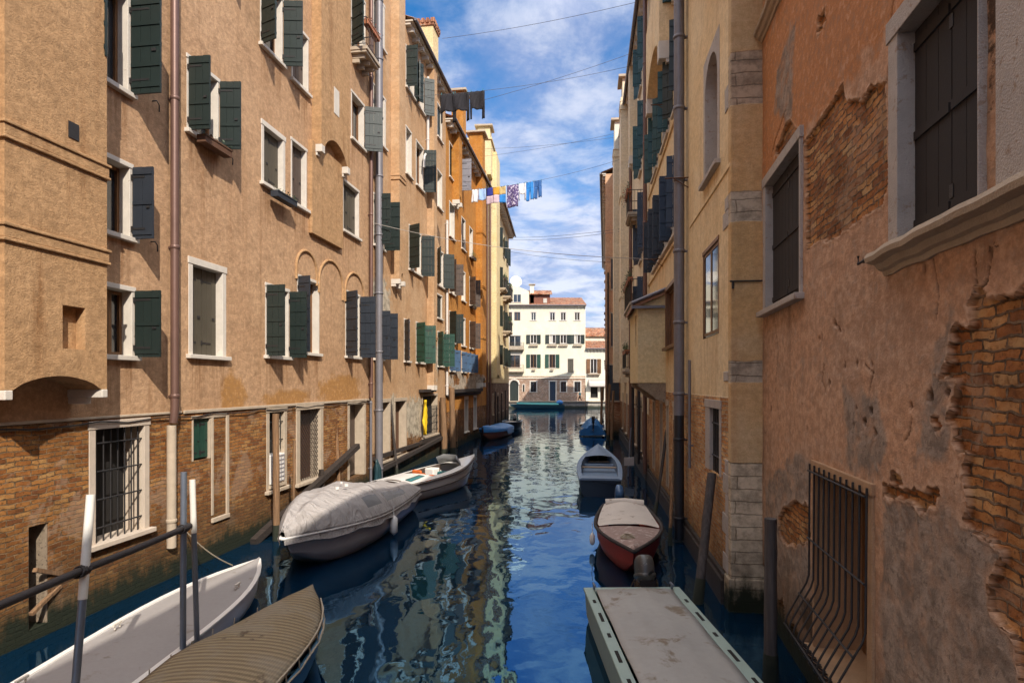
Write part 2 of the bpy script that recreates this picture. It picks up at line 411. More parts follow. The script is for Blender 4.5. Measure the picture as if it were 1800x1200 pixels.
M['RN'] = wall_mat('render_peeling_rose', (.62,.365,.225), (.53,.36,.255), (.15,.09,.06), relief=True, drip=0, dirt=.95, streaks=.95, mottled=.75, mids=.75, pits=.55, bd=.022, smooth=1.0,
    soots=[(3.76,6.55,.10,1.0),(7.2,.9,1.2,.3)], grey=(.33,.265,.215), wash=[(6.75,9.6,(.50,.195,.055),.92),(2.9,3.9,(.68,.39,.23),.4),(9.6,12,(.55,.3,.15),.8),(-1,1.9,(.36,.26,.20),.55)],
    brick=((.38,.15,.048),(.50,.23,.078),(.17,.07,.03),(.56,.36,.17)), mortar=(.25,.165,.10))
M['far'] = wall_mat('render_far_cream', (.82,.75,.56), (.83,.78,.63), (.55,.45,.3), belt=6.1-1.0, dirt=.15, streaks=.2, algae=False,
    brick=((.55,.33,.22),(.62,.44,.33),(.42,.22,.14),(.72,.62,.50)), mortar=(.66,.56,.45))
M['far2'] = wall_mat('render_far_white', (.80,.74,.60), (.82,.78,.66), (.55,.48,.38), dirt=.15, streaks=.2, algae=False)
M['plain'] = wall_mat('render_behind', (.55,.36,.2), (.6,.42,.26), dirt=.3)
M['stone'] = paint('white_stone', (.66,.60,.52), .2, .78, 5, .005, .32, (.38,.31,.24))
M['stonew'] = paint('soiled_white_stone', (.60,.50,.40), .22, .8, 5, .008, .3, (.36,.28,.21))
M['warmstone'] = paint('rust_stained_stone', (.44,.27,.15), .35, .85, 4, .01, .3, (.22,.13,.08))
M['stoned'] = paint('weathered_stone', (.48,.39,.29), .35, .85, 4, .008, .3, (.25,.2,.15))
M['stonem'] = paint('rough_rubble_stone', (.40,.31,.22), .5, .9, 9, .03, .4, (.15,.11,.08))
M['stonel'] = paint('bluish_istrian_stone', (.47,.42,.38), .28, .75, 5, .012, .38, (.33,.25,.19))
M['green'] = paint('dark_green_shutter_paint', (.014,.024,.021), .3, .5, 3, .001, .16, (.05,.06,.05))
M['greenl'] = paint('bottle_green_shutter_paint', (.014,.060,.040), .3, .5, 3, .001, .12, (.04,.08,.06))
M['slate'] = paint('slate_blue_shutter_paint', (.026,.032,.043), .3, .5, 3, .001, .12, (.06,.065,.075))
M['teal'] = paint('teal_shutter_paint', (.014,.070,.080), .3, .5, 3, .001, .15, (.05,.13,.14))
M['navy'] = paint('navy_shutter_paint', (.022,.040,.072), .3, .5, 3, .001, .15, (.07,.1,.13))
M['blue'] = paint('mid_blue_shutter_paint', (.06,.12,.22), .25, .5, 3, .001, .2, (.12,.18,.25))
M['olive'] = paint('olive_grey_shutter_paint', (.080,.068,.048), .25, .55, 3, .001, .12, (.15,.13,.1))
M['brown'] = paint('brown_shutter_paint', (.085,.058,.045), .3, .55, 3, .001, .15, (.13,.1,.08))
M['choc'] = paint('chocolate_shutter_paint', (.020,.014,.012), .3, .85, 3, .001, .1, (.07,.05,.04))
M['greyp'] = paint('grey_louvre_paint', (.26,.25,.28), .2, .6, 3, .001)
M['wood'] = paint('varnished_window_wood', (.26,.12,.045), .3, .45, 4, .001, None, grain=(30,30,2))
M['whitew'] = paint('white_window_paint', (.78,.75,.70), .08, .5, 4, .001)
M['iron'] = paint('black_iron', (.022,.02,.02), .4, .55, 12, .002, .3, (.06,.032,.018))
M['rust'] = paint('rusty_iron', (.12,.055,.028), .4, .8, 9, .003, .3, (.05,.025,.015))
M['zinc'] = paint('grey_zinc_pipe', (.20,.19,.205), .25, .5, 4, .002, .25, (.33,.30,.29), .3)
M['brpipe'] = paint('brown_copper_pipe', (.17,.095,.075), .25, .45, 4, .001, .2, (.22,.15,.12), .3)
M['blpipe'] = paint('black_cast_iron_pipe', (.016,.016,.020), .3, .5, 4, .003, .2, (.05,.04,.035))
M['whpipe'] = paint('white_pipe', (.62,.58,.54), .15, .5, 4, .001, .15, (.35,.28,.2))
M['pole'] = paint('weathered_pole_wood', (.30,.17,.085), .3, .85, 3, .01, .25, (.12,.08,.05), grain=(26,26,1.5))
M['poled'] = paint('dark_pole_wood', (.055,.042,.036), .3, .8, 3, .008, .2, (.10,.075,.06), grain=(26,26,1.5))
M['polewet'] = paint('tarred_grey_pole', (.095,.08,.075), .45, .75, 3, .008, .2, (.05,.045,.05), grain=(26,26,1.5))
M['beam'] = paint('soaked_black_timber', (.045,.03,.022), .4, .8, 3, .01, .2, (.10,.065,.04), grain=(4,20,20))
M['plant'] = paint('green_leaves', (.055,.095,.022), .4, .6, 9, .001)
M['plantd'] = paint('dark_leaves', (.028,.052,.016), .4, .6, 9, .001)
M['flower'] = paint('red_orange_flowers', (.42,.075,.03), .3, .6, 9, .001)
M['soil'] = paint('dry_stems', (.11,.065,.035), .4, .9, 9, .002)
M['terra'] = paint('terracotta_pot', (.40,.15,.07), .25, .8, 6, .002, .2, (.5,.35,.25))
M['black'] = paint('dark_interior', (.012,.010,.009), .3, .9, 3, .001)
M['curtain'] = paint('pale_curtain', (.55,.52,.46), .15, .9, 5, .004)
M['gum'] = paint('white_plastic_tube', (.78,.76,.70), .08, .4, 6, .001, .12, (.5,.45,.38))
M['steel'] = paint('bluish_galvanised_tube', (.20,.23,.28), .25, .4, 5, .001, .2, (.12,.1,.08), .5)
M['rail'] = paint('dark_rubber_sleeve_rail', (.04,.032,.03), .35, .7, 6, .004, .2, (.09,.06,.04))
M['cable'] = paint('grey_cable', (.09,.085,.09), .1, .7, 3, .0)
M['cablel'] = paint('pale_cable', (.42,.38,.34), .1, .7, 3, .0)
M['white'] = paint('white_gelcoat', (.84,.81,.76), .08, .3, 3, .001, .1, (.5,.45,.37))
M['greyhull'] = paint('grey_gelcoat', (.50,.47,.45), .12, .35, 3, .001, .15, (.22,.21,.2))
M['hullblue'] = paint('blue_hull_paint', (.035,.13,.22), .2, .4, 3, .001, .12, (.03,.05,.07))
M['hulldark'] = paint('black_blue_hull_paint', (.012,.017,.028), .3, .3, 3, .001, .12, (.04,.04,.04))
M['hullred'] = paint('red_hull_paint', (.42,.045,.018), .2, .4, 3, .001, .18, (.22,.04,.02))
M['hullbrown'] = paint('rust_brown_hull_paint', (.21,.07,.035), .2, .5, 3, .001, .15, (.1,.05,.03))
M['hullteal'] = paint('dark_teal_hull_paint', (.018,.05,.06), .3, .4, 3, .001)
M['bluegrey'] = paint('faded_blue_grey_boat_paint', (.17,.24,.34), .22, .5, 4, .001, .25, (.35,.36,.38))
M['seagreen'] = paint('pale_sea_green_boat_paint', (.33,.43,.38), .15, .5, 4, .002, .2, (.2,.22,.19))
M['plank'] = paint('pale_boat_plank', (.46,.33,.22), .2, .7, 4, .002, None, grain=(2,25,25))
M['bleached'] = paint('dirty_white_deck', (.70,.63,.55), .2, .75, 1.7, .004, .36, (.30,.22,.15))
M['rosedeck'] = paint('faded_rose_deck', (.34,.235,.20), .3, .75, 3, .003, .42, (.55,.46,.40))
M['tarpgrey'] = paint('stained_grey_tarp', (.38,.37,.345), .22, .8, .8, .006, .40, (.20,.16,.115))
M['tarpblue'] = paint('blue_tarp', (.020,.16,.42), .2, .45, 3, .012)
M['tarpteal'] = paint('teal_tarp', (.02,.20,.20), .25, .5, 3, .006)
M['skiffdeck'] = paint('grey_white_skiff_deck', (.34,.315,.30), .16, .6, 1.3, .003, .36, (.22,.19,.16))
M['cover'] = paint('pale_grey_canvas', (.56,.50,.46), .1, .85, 2, .006, .15, (.45,.41,.38))
M['clear'] = paint('smoky_plastic_window', (.20,.205,.21), .15, .25, 6, .008)
M['motorblue'] = paint('blue_motor_cowl', (.035,.10,.22), .2, .25, 5, .0)
M['motorblack'] = paint('black_motor_cowl', (.012,.012,.014), .2, .25, 5, .001)
M['motordark'] = paint('worn_dark_motor_cowl', (.075,.07,.065), .3, .35, 5, .001, .35, (.38,.36,.32))
M['motorgrey'] = paint('grey_motor_cowl', (.38,.36,.32), .2, .35, 5, .001)
M['orange'] = paint('orange_cushion', (.62,.13,.02), .25, .7, 8, .003)
M['tealp'] = paint('teal_stripe_paint', (.02,.16,.17), .15, .35, 5, .0)
M['weed'] = paint('slimy_dark_weed', (.022,.026,.012), .4, .7, 9, .02, .3, (.05,.045,.025))
M['rope'] = paint('pale_rope', (.45,.38,.28), .2, .9, 20, .004)
M['yellow'] = paint('yellow_cloth', (.78,.52,.01), .12, .8, 5, .004)
M['tee'] = paint('black_cotton', (.016,.014,.018), .2, .9, 8, .004)
M['skin'] = paint('skin', (.45,.26,.18), .08, .6, 8, .0)
for k, c in dict(cl_white=(.74,.74,.77), cl_ltblue=(.35,.50,.76), cl_blue=(.03,.22,.60), cl_jean=(.035,.12,.34), cl_navy=(.025,.035,.25), cl_amber=(.62,.30,.03),
                 cl_sand=(.58,.44,.20), cl_lilac=(.58,.44,.50), cl_teal=(.02,.30,.34), cl_black=(.01,.01,.012)).items():
    M[k] = paint('cloth_' + k[3:], c, .1, .9, 8, .003)

def special():
    g = NG('window_glass'); g.set((.018,.022,.027), .06, g.bump(g.noise(g.pos(), 1.2, 1), .004, .3), spec=.5); g.b.inputs['IOR'].default_value = 2.0; M['glass'] = g.m
    g = NG('patterned_purple_cloth'); p = g.pos(); w = g.step(g.noise(p, 11, 2, .5), .55, .6)
    g.set(g.mix(w, (.09,.06,.17), (.55,.50,.62)), .9); M['cl_pattern'] = g.m
    # terracotta roof tiles: rows across the slope via UV
    g = NG('terracotta_roof_tiles'); uv = g.uv(); u, v, _ = g.sep(uv)
    wv = g.math('SINE', g.mul(u, 2*math.pi/.22)); rr = g.math('FRACT', g.mul(v, 1/.36))
    tn = g.n('ShaderNodeTexWhiteNoise', noise_dimensions='2D'); g.l(g.comb(g.math('FLOOR', g.mul(u, 1/.22)), g.math('FLOOR', g.mul(v, 1/.36))), tn.inputs['Vector'])
    col = g.ramp(tn.outputs[0], [(0,(.17,.07,.04)),(.4,(.33,.13,.065)),(.75,(.42,.19,.10)),(1,(.36,.25,.17))])
    col = g.mix(g.step(g.noise(uv, 1.3, 6, .7), .5, .68), col, (.14,.10,.07))
    g.set(col, .9, g.bump(g.add(g.mul(wv, .5), g.mul(rr, .4)), .05)); M['tile'] = g.m
    # wicker-like ribbed brown cover
    g = NG('ribbed_brown_mat'); p = g.n('ShaderNodeTexCoord').outputs['Object']; x, y, z = g.sep(p)
    w = g.noise(p, 2.0, 5, .6); rib = g.math('SINE', g.add(g.mul(x, 2*math.pi/.085), g.mul(w, 1.2)))
    thr = g.math('SINE', g.mul(y, 2*math.pi/.03))
    col = g.mix(g.step(rib, -.6, .5), (.17,.125,.07), (.29,.22,.125)); col = g.mix(g.mul(g.step(w, .42, .62), .6), col, (.26,.22,.16))
    col = g.mix(g.step(g.noise(p, 3.1, 6, .7), .60, .68), col, (.09,.06,.035))
    col = g.mix(g.mul(g.step(thr, .2, .9), .25), col, (.10,.075,.05))
    g.set(col, .85, g.bump(g.add(rib, g.mul(thr, .2)), .006)); M['ribbed'] = g.m
    # canvas with soft folds
    g = NG('folded_grey_canvas'); p = g.n('ShaderNodeTexCoord').outputs['Object']
    q = g.n('ShaderNodeVectorMath', operation='MULTIPLY'); g.l(p, q.inputs[0]); q.inputs[1].default_value = (2.4,.9,1.0)
    f = g.noise(q.outputs[0], 1.6, 5, .55, .6); ff = g.noise(p, 60, 2)
    col = g.mix(f, (.31,.285,.27), (.42,.385,.365)); col = g.mix(g.mul(g.step(g.noise(p, 1.1, 5, .7), .48, .68), .6), col, (.28,.25,.23))
    g.set(col, .85, g.bump(g.add(f, g.mul(ff, .02)), .17)); M['canvas'] = g.m
    # quay stone
    g = NG('quay_stone'); p = g.pos(); x, y, z = g.sep(p)
    bt = g.n('ShaderNodeTexBrick'); g.l(p, bt.inputs['Vector']); bt.inputs['Scale'].default_value = 1; bt.inputs['Brick Width'].default_value = 1.2; bt.inputs['Row Height'].default_value = .6; bt.inputs['Mortar Size'].default_value = .012
    col = g.mix(g.noise(p, 1.5, 6, .65), (.26,.23,.19), (.46,.42,.36)); col = g.mix(bt.outputs['Fac'], col, (.12,.1,.09))
    col = g.mix(g.step(g.add(z, g.mul(g.noise(p, 2, 5), .3)), .35, .7, 1, 0), col, (.03,.035,.022))
    g.set(col, .85, g.bump(g.noise(p, 8, 6), .01)); M['quay'] = g.m
    # water: clear surface over deep blue-green, long lazy ripples
    g = NG('canal_water'); p = g.pos(); x, y, z = g.sep(p)
    v1 = g.comb(g.mul(x, 1.0), g.mul(y, .72))
    a = g.noise(v1, 1.5, 1, .4, .5); b = g.noise(v1, 4.4, 1, .5, .4); c = g.noise(v1, .35, 2, .5)
    d = g.noise(v1, 13, 2, .5)
    amp = g.step(c, .3, .7, .55, 1.25)
    h = g.mul(g.add(g.add(g.mul(a, .020), g.mul(b, .0022)), g.mul(d, .0006)), amp)
    col = g.mix(c, (.0012,.010,.024), (.0018,.017,.042))
    g.set(col, .02, g.bump(h, 1.0)); g.b.inputs['IOR'].default_value = 3.2; g.b.inputs['Specular Tint'].default_value = (.17,.56,1.0,1); M['water'] = g.m
special()

# ------------------------------------------------------------------ building parts
HOLES = {}
def hole(key, r): HOLES.setdefault(key, []).append(r)

def shutter_mb(P0, dr, w, z0, z1, th=.036, batt=1):
    mb = MB(); dr = Vector((dr[0], dr[1])).normalized(); q = Vector((-dr.y, dr.x))
    Mx = Matrix(((dr.x, q.x, 0), (dr.y, q.y, 0), (0,0,1)))
    nb = max(2, int(round(w/.17))); bw = w/nb
    def bx(a0, a1, b0, b1, c0, c1, m=0):
        c = Vector((P0[0], P0[1], 0)) + Vector((dr.x, dr.y, 0))*(a0+a1)/2 + Vector((q.x, q.y, 0))*(b0+b1)/2 + Vector((0,0,(c0+c1)/2))
        mb.box(c, (a1-a0, b1-b0, c1-c0), m=m, M=Mx)
    for i in range(nb):
        bx(i*bw+.003, (i+1)*bw-.003, -th/2, th/2, z0, z1 - (.004 if i % 2 else 0))
    hgt = z1-z0; k = max(3, int(hgt/.34)) if batt == 2 else 3
    for i in range(k):
        zc = z0 + hgt*(.08 + .84*i/(k-1))
        for sg in ((-1, 1) if batt == 2 else (1,)):
            b0, b1 = (th/2, th/2+.016) if sg > 0 else (-th/2-.016, -th/2)
            bx(.012, w-.012, b0, b1, zc-.035, zc+.035)
    for zc in (z0+hgt*.14, z1-hgt*.14):
        bx(0, w*.62, -th/2-.007, -th/2-.001, zc-.018, zc+.018, 1); bx(-.03, .02, -.025, .025, zc-.05, zc+.05, 1)
    bx(w*.72, w*.86, -th/2-.02, -th/2-.001, z0+hgt*.42, z0+hgt*.45, 1)
    return mb

def window(bld, key, W, r, style='open', sm='green', fm='stone', fw=.068, fp=.012, depth=.24, n=0.0, sill=True, sd=.05, angs=(90,90), sash='wood', which='both',
           sw=None, batt=2, inset=.10, pane='glass', rail=False, lintel=True, wide=None):
    t0, t1, z0, z1 = r; hole(key, r)
    mb = MB(); W.box(mb, t0+fw*.5, t1-fw*.5, n-depth-.03, n-depth, z0+.02, z1-.02); win = mb.build('window', M[pane], bld)
    fl, fr = (fw, fw) if wide is None else wide
    fb = MB(); W.box(fb, t0, t0+fl, n-depth-.02, n+fp, z0, z1); W.box(fb, t1-fr, t1, n-depth-.02, n+fp, z0, z1)
    if lintel: W.box(fb, t0-.02, t1+.02, n-depth-.02, n+fp+.012, z1-fw*.9, z1+.025)
    fb.build('frame', M[fm], win, bevel=.008)
    if sill:
        sb = MB(); W.box(sb, t0-.07, t1+.07, n-depth-.02, n+fp+.09, z0-.05, z0+.035); sb.build('sill', M[fm], win, bevel=.01)
    a, b = t0+fl, t1-fr; zb, zt = z0+.045, z1-fw*.9-.01
    if style in ('open','glass'):
        s = MB(); cx = (a+b)/2; k = .055
        for (x0,x1,y0,y1) in ((a,a+k,zb,zt),(b-k,b,zb,zt),(cx-k*.8,cx+k*.8,zb,zt),(a+k,cx-k*.8,zb,zb+k),(cx+k*.8,b-k,zb,zb+k),(a+k,cx-k*.8,zt-k,zt),(cx+k*.8,b-k,zt-k,zt)):
            W.box(s, x0, x1, n-depth+.001, n-depth+sd, y0, y1)
        s.build('sash', M[sash], win)
        if style == 'open' and pane == 'glass' and random.random() < .6:
            cu = MB(); W.box(cu, a+k, a+(b-a)*random.uniform(.3,.48), n-depth+.001, n-depth+.004, zb+k, zt-k); cu.build('curtain', M['curtain'], win)
    if style == 'open':
        w = sw or (t1-t0)/2-.02
        for i, (tt, sg, an) in enumerate(((t0+.02, -1, angs[0]), (t1-.02, 1, angs[1]))):
            if which == 'far' and i == 0 or which == 'near' and i == 1 or an is None: continue
            p0 = W.P(tt, n+fp+.03, 0); dr = W.n*math.sin(R(an)) + W.d*sg*math.cos(R(an))
            shutter_mb(p0, dr, w, zb-.03, zt+.03, batt=batt).build('shutter', [M[sm], M['iron']], win)
    if style == 'closed':
        mid = (a+b)/2
        for (x0, x1) in ((a+.006, mid-.004), (mid+.004, b-.006)):
            p0 = W.P(x0, n-inset, 0); shutter_mb(p0, W.d, x1-x0, zb, zt, batt=1).build('shutter', [M[sm], M['iron']], win)
    return win

def grille(win, W, r, n, dv=.12, hs=4, rad=.012, mat='iron', lattice=False):
    t0, t1, z0, z1 = r; mb = MB()
    if lattice:
        k = .13; w = t1-t0; h = z1-z0
        c = -h
        while c < w:
            for sg in (0, 1):
                p = []
                a0 = max(0, -c); a1 = min(h, w-c)
                if a1 > a0:
                    p = [(t0+c+a0, z0+a0), (t0+c+a1, z0+a1)] if sg == 0 else [(t0+t1-(t0+c+a0), z0+a0), (t0+t1-(t0+c+a1), z0+a1)]
                    mb.tube([W.P(p[0][0], n+.006*sg, p[0][1]), W.P(p[1][0], n+.006*sg, p[1][1])], .007, 5)
            c += k
    else:
        m = max(3, int((t1-t0)/dv))
        for i in range(m):
            t = t0 + (t1-t0)*(i+.5)/m; mb.tube([W.P(t,n,z0-.02), W.P(t,n,z1+.02)], rad, 6)
        for i in range(hs):
            z = z0 + (z1-z0)*(i+.5)/hs; mb.tube([W.P(t0-.03,n+.012,z), W.P(t1+.03,n+.012,z)], rad*1.15, 6)
    return mb.build('grille', M[mat], win)

def chimney_breast(bld, W, t0, t1, p, z0, z1, mat, rise=.28, brk='stone', bands=(), niche=None, brh=.17, name='chimney_breast', arch=True, bw=.17):
    mb = MB(); K = 10; u = lambda t, n: (t+n, 0)
    pts = [(t0, z0)]
    for i in range(K+1):
        x = i/K; pts.append((t0+bw+(t1-t0-2*bw)*x, z0 + (rise*math.sin(math.pi*x)**.7 if arch else 0)))
    pts.append((t1, z0))
    W.facade(mb, t0, t1, z0+rise+.02, z1, [niche] if niche else [], n=p, rev=.16)
    if niche: W.box(mb, niche[0], niche[1], p-.18, p-.16, niche[2], niche[3])
    zt = z0+rise+.02
    for a, b in zip(pts, pts[1:]):
        mb.face([W.P(a[0],p,a[1]), W.P(b[0],p,b[1]), W.P(b[0],p,zt), W.P(a[0],p,zt)], [(a[0],a[1]),(b[0],b[1]),(b[0],zt),(a[0],zt)])
        mb.face([W.P(a[0],p,a[1]), W.P(b[0],p,b[1]), W.P(b[0],-.05,b[1]), W.P(a[0],-.05,a[1])], [(a[0],a[1]),(b[0],b[1]),(b[0],b[1]+p),(a[0],a[1]+p)])
    for t in (t0, t1):
        mb.face([W.P(t,-.05,z0), W.P(t,p,z0), W.P(t,p,z1), W.P(t,-.05,z1)], [(t-p,z0),(t,z0),(t,z1),(t-p,z1)])
    mb.face([W.P(t0,-.05,z1), W.P(t1,-.05,z1), W.P(t1,p,z1), W.P(t0,p,z1)])
    o = mb.build(name, M[mat], bld)
    if brk:
        for t in (t0-.005, t1-bw+.005):
            b = MB(); W.box(b, t, t+bw, -.05, p+.012, z0-brh, z0-.002); W.box(b, t+.012, t+bw-.012, -.05, p*.55, z0-brh-.10, z0-brh); b.build('bracket', M[brk], o, bevel=.012)
    for (a, b) in bands:
        c = MB(); W.box(c, t0-.05, t1+.05, -.02, p+.05, b-.045, b); W.box(c, t0-.025, t1+.025, -.02, p+.025, a+.045, b-.045); W.box(c, t0-.045, t1+.045, -.02, p+.04, a, a+.045)
        c.build('string_course', M[mat], o, bevel=.012)
    return o

def downpipe(bld, W, t, r, z0, z1, n=None, mat='zinc', joints=2.4, name='drainpipe', foot=None, seg=12):
    n = n if n is not None else r+.05
    mb = MB(); pts = [W.P(t,n,z0), W.P(t,n,z1)] if not foot else [W.P(t+foot,n-.02,z0), W.P(t+foot*.8,n,z0+.12), W.P(t,n,z0+.32), W.P(t,n,z1)]
    mb.tube(pts, r, seg); z = z0+.55
    while z < z1:
        mb.tube([W.P(t,n,z-.07), W.P(t,n,z-.06), W.P(t,n,z), W.P(t,n,z+.01)], [r*1.02, r*1.16, r*1.16, r*1.02], seg)
        W.box(mb, t-r*.35, t+r*.35, -.02, n, z-.055, z-.02); z += joints
    return mb.build(name, M[mat], bld)

def eave(bld, W, t0, t1, z, over=.42, depth=6.5, brackets=.7, pitch=.36, gut=True, mat='stone', n=0.0, z_end=None):
    cb = MB(); W.box(cb, t0-.05, t1+.05, n-.05, n+over*.55, z-.16, z-.05); W.box(cb, t0-.1, t1+.1, n-.05, n+over*.85, z-.05, z+.02)
    t = t0+.2
    while brackets and t < t1:
        W.box(cb, t, t+.13, n-.02, n+over*.75, z-.34, z-.162); t += brackets
    cb.build('cornice', M[mat], bld, bevel=.01)
    rb = MB(); K = int((t1-t0+.3)/.055); rows = 8
    P = []; U = []
    for j in range(rows+1):
        s = j/rows*(depth+over); row = []; ur = []
        for i in range(K+1):
            t = t0-.15 + (t1-t0+.3)*i/K
            row.append(W.P(t, n+over-s, z+.07+s*pitch+.035*math.sin(2*math.pi*t/.22))); ur.append((t, s))
        P.append(row); U.append(ur)
    rb.grid(P, 0, True, U)
    P2 = [P[0], [p - Vector((0,0,.07)) for p in P[0]]]; rb.grid(P2, 0, True, [U[0], U[0]])
    roof = rb.build('roof', M['tile'], bld)
    if gut:
        g = MB(); g.tube([W.P(t0-.1,n+over+.06,z+.02), W.P(t1+.1,n+over+.06,z+.02)], .065, 8); g.build('gutter', M['zinc'], roof)
    return roof

def chimney(roof, W, t0, t1, n0, n1, z0, z1, mat, cap='slab'):
    mb = MB(); W.box(mb, t0, t1, n0, n1, z0, z1); o = mb.build('chimney', M[mat], roof)
    c = MB()
    if cap == 'slab':
        W.box(c, t0-.22, t1+.22, n0-.22, n1+.22, z1+.01, z1+.13); c.build('chimney_cap', M['stoned'], o)
    else:
        W.box(c, t0-.06, t1+.06, n0-.06, n1+.06, z1, z1+.12)
        k = int((t1-t0)/.22)+1
        for i in range(k):
            t = t0 + (t1-t0)*i/max(1,k-1); W.box(c, t-.09, t+.05, n1-.1, n1+.1, z1+.12, z1+.34); W.box(c, t-.09, t+.05, n0-.1, n0+.1, z1+.12, z1+.34)
        k2 = int((n1-n0)/.22)+1
        for i in range(k2):
            q = n0 + (n1-n0)*i/max(1,k2-1)
            W.box(c, t0-.1, t0+.08, q-.09, q+.05, z1+.12, z1+.335); W.box(c, t1-.08, t1+.1, q-.09, q+.05, z1+.12, z1+.335)
        W.box(c, t0, t1, n0, n1, z1+.12, z1+.30)
        c.build('chimney_cap', M['tile'], o)
    return o

def flower_box(label, W, t0, t1, n0, z, mats=('plant','plantd'), box='green', h=.16, d=.2, flowers=None, amt=60, grow=.16, group='flower boxes on the window sills', droop=0.0):
    c = W.P((t0+t1)/2, n0+d/2, z)
    e = empty('flower_box', c, 0, label, 'flower box', group)
    mb = MB(); W.box(mb, t0, t1, n0, n0+d, z, z+.02)
    for (a,b,c0,d0) in ((t0,t0+.02,n0,n0+d),(t1-.02,t1,n0,n0+d),(t0+.02,t1-.02,n0,n0+.02),(t0+.02,t1-.02,n0+d-.02,n0+d)): W.box(mb, a, b, c0, d0, z+.02, z+h)
    W.box(mb, t0-.01, t1+.01, n0+d, n0+d+.015, z+h-.03, z+h+.004)
    mb.build('trough', M[box], e)
    sb = MB(); W.box(sb, t0+.021, t1-.021, n0+.021, n0+d-.021, z+.03, z+h-.02); sb.build('soil', M['soil'], e)
    if amt:
        lb = MB(); ms = [0,1] + ([2] if flowers else [])
        k = max(2, int((t1-t0)/.22))
        for i in range(k):
            t = t0 + (t1-t0)*(i+.5)/k
            p = W.P(t+random.uniform(-.05,.05), n0+d/2+random.uniform(-.04,.05), z+h+grow*.45)
            lb.leaves(p, (.16,.16,grow*random.uniform(.7,1.3)), amt//k, .035, ms=ms)
            if droop: lb.leaves(W.P(t, n0+d+.06, z+h-droop*.5), (.12,.08,droop), amt//k//2, .035, ms=ms)
            for q in range(3): lb.tube([W.P(t,n0+d/2,z+h-.03), p+Vector((random.uniform(-.1,.1),random.uniform(-.1,.1),grow*.6))], .004, 4, ms[0])
        lb.build('plants', [M[m] for m in mats] + ([M[flowers]] if flowers else []), e)
    return e

def balcony(bld, W, t0, t1, p, z, h=.95, mat='iron', slab='stoned', dv=.12, belly=False):
    s = MB(); W.box(s, t0-.05, t1+.05, -.03, p+.05, z-.12, z); W.box(s, t0-.02, t1+.02, -.03, p, z-.2, z-.121)
    o = s.build('balcony', M[slab], bld, bevel=.012)
    for t in (t0+.1, (t0+t1)/2-.06, t1-.22):
        c = MB(); W.box(c, t, t+.12, -.03, p*.8, z-.34, z-.201); W.box(c, t+.01, t+.11, -.03, p*.45, z-.48, z-.34); c.build('corbel', M[slab], o, bevel=.02)
    rl = MB(); rl.tube([W.P(t0,0,z+h), W.P(t0,p,z+h), W.P(t1,p,z+h), W.P(t1,0,z+h)], .018, 6); rl.tube([W.P(t0,0,z+.1), W.P(t0,p,z+.1), W.P(t1,p,z+.1), W.P(t1,0,z+.1)], .014, 6)
    for a, b, m in ((W.P(t0,p,0), W.P(t1,p,0), int((t1-t0)/dv)), (W.P(t0,0,0), W.P(t0,p,0), int(p/dv)), (W.P(t1,0,0), W.P(t1,p,0), int(p/dv))):
        for i in range(m+1):
            q = a.lerp(b, i/max(1,m)); rl.tube([q+Vector((0,0,z+.1)), q+Vector((0,0,z+h))], .009, 5)
    rl.build('railing', M[mat], o)
    return o

# ================================================================== LEFT ROW
# --- A: tan house nearest on the left
A0, A1, ZA = -6.0, LW.px(650), 21.6
bA = empty('canal_house', LW.P(8, 0, 0), 0, 'warm tan rendered house with bare brick base, nearest on the left bank', 'building', 'houses along the canal')
w = lambda *a, **k: window(bA, 'A', LW, *a, **k)
def lr(xl, xr, yt, yb, ref=None): return LW.rect(xl, xr, yt, yb, ref)
t225 = LW.px(225)
w((LW.px(225)-1.15, LW.px(229), 8.95, 10.75), sm='green', angs=(88,90))
w((LW.px(168)-.05, LW.px(232), 6.38, 7.72), sm='slate', angs=(90,90), sw=.40, which='far')
w((LW.px(190)-.1, LW.px(236), 4.27, 5.52), sm='green', angs=(90,90), sw=.50, which='far')
w((LW.px(331), LW.px(397), 4.38, 6.40), 'closed', sm='olive', inset=.17, depth=.26, fw=.13)
w((LW.px(328), LW.px(385), 8.97, 10.52), sm='green', sw=.46, angs=(92,82))
w((LW.px(466), LW.px(508), 4.5, 6.35), sm='green', sw=.48)
w((LW.px(522), LW.px(561), 4.68, 6.86), sm='slate', which='near', angs=(75,90), sw=.4)
w((LW.px(607), LW.px(632), 4.72, 6.93), sm='slate', sw=.56, angs=(60,90))
w((LW.px(457), LW.px(497), 12.25, 14.05), sm='green', sw=.50, angs=(70,80))
w((LW.px(512), LW.px(542), 12.16, 13.83), 'closed', sm='brown', inset=.15)
w((LW.px(459), LW.px(501), 8.82, 10.40), 'closed', sm='olive', inset=.15, fw=.12)
w((LW.px(511), LW.px(539), 8.78, 10.55), 'closed', sm='brown', inset=.15)
w((LW.px(617), LW.px(640), 12.2, 13.85), sm='green', which='far', sw=.62, angs=(90,70))
w((LW.px(602), LW.px(631), 8.88, 10.6), 'closed', sm='olive', inset=.14)
w((LW.px(617), LW.px(642), 15.35, 17.6), sm='green', which='near', sw=.6, angs=(60,90), sill=False)
w((LW.px(331), LW.px(385), 13.3, 15.0), sm='green'); w((LW.px(560), LW.px(585), 16.3, 17.9), 'closed', sm='brown')
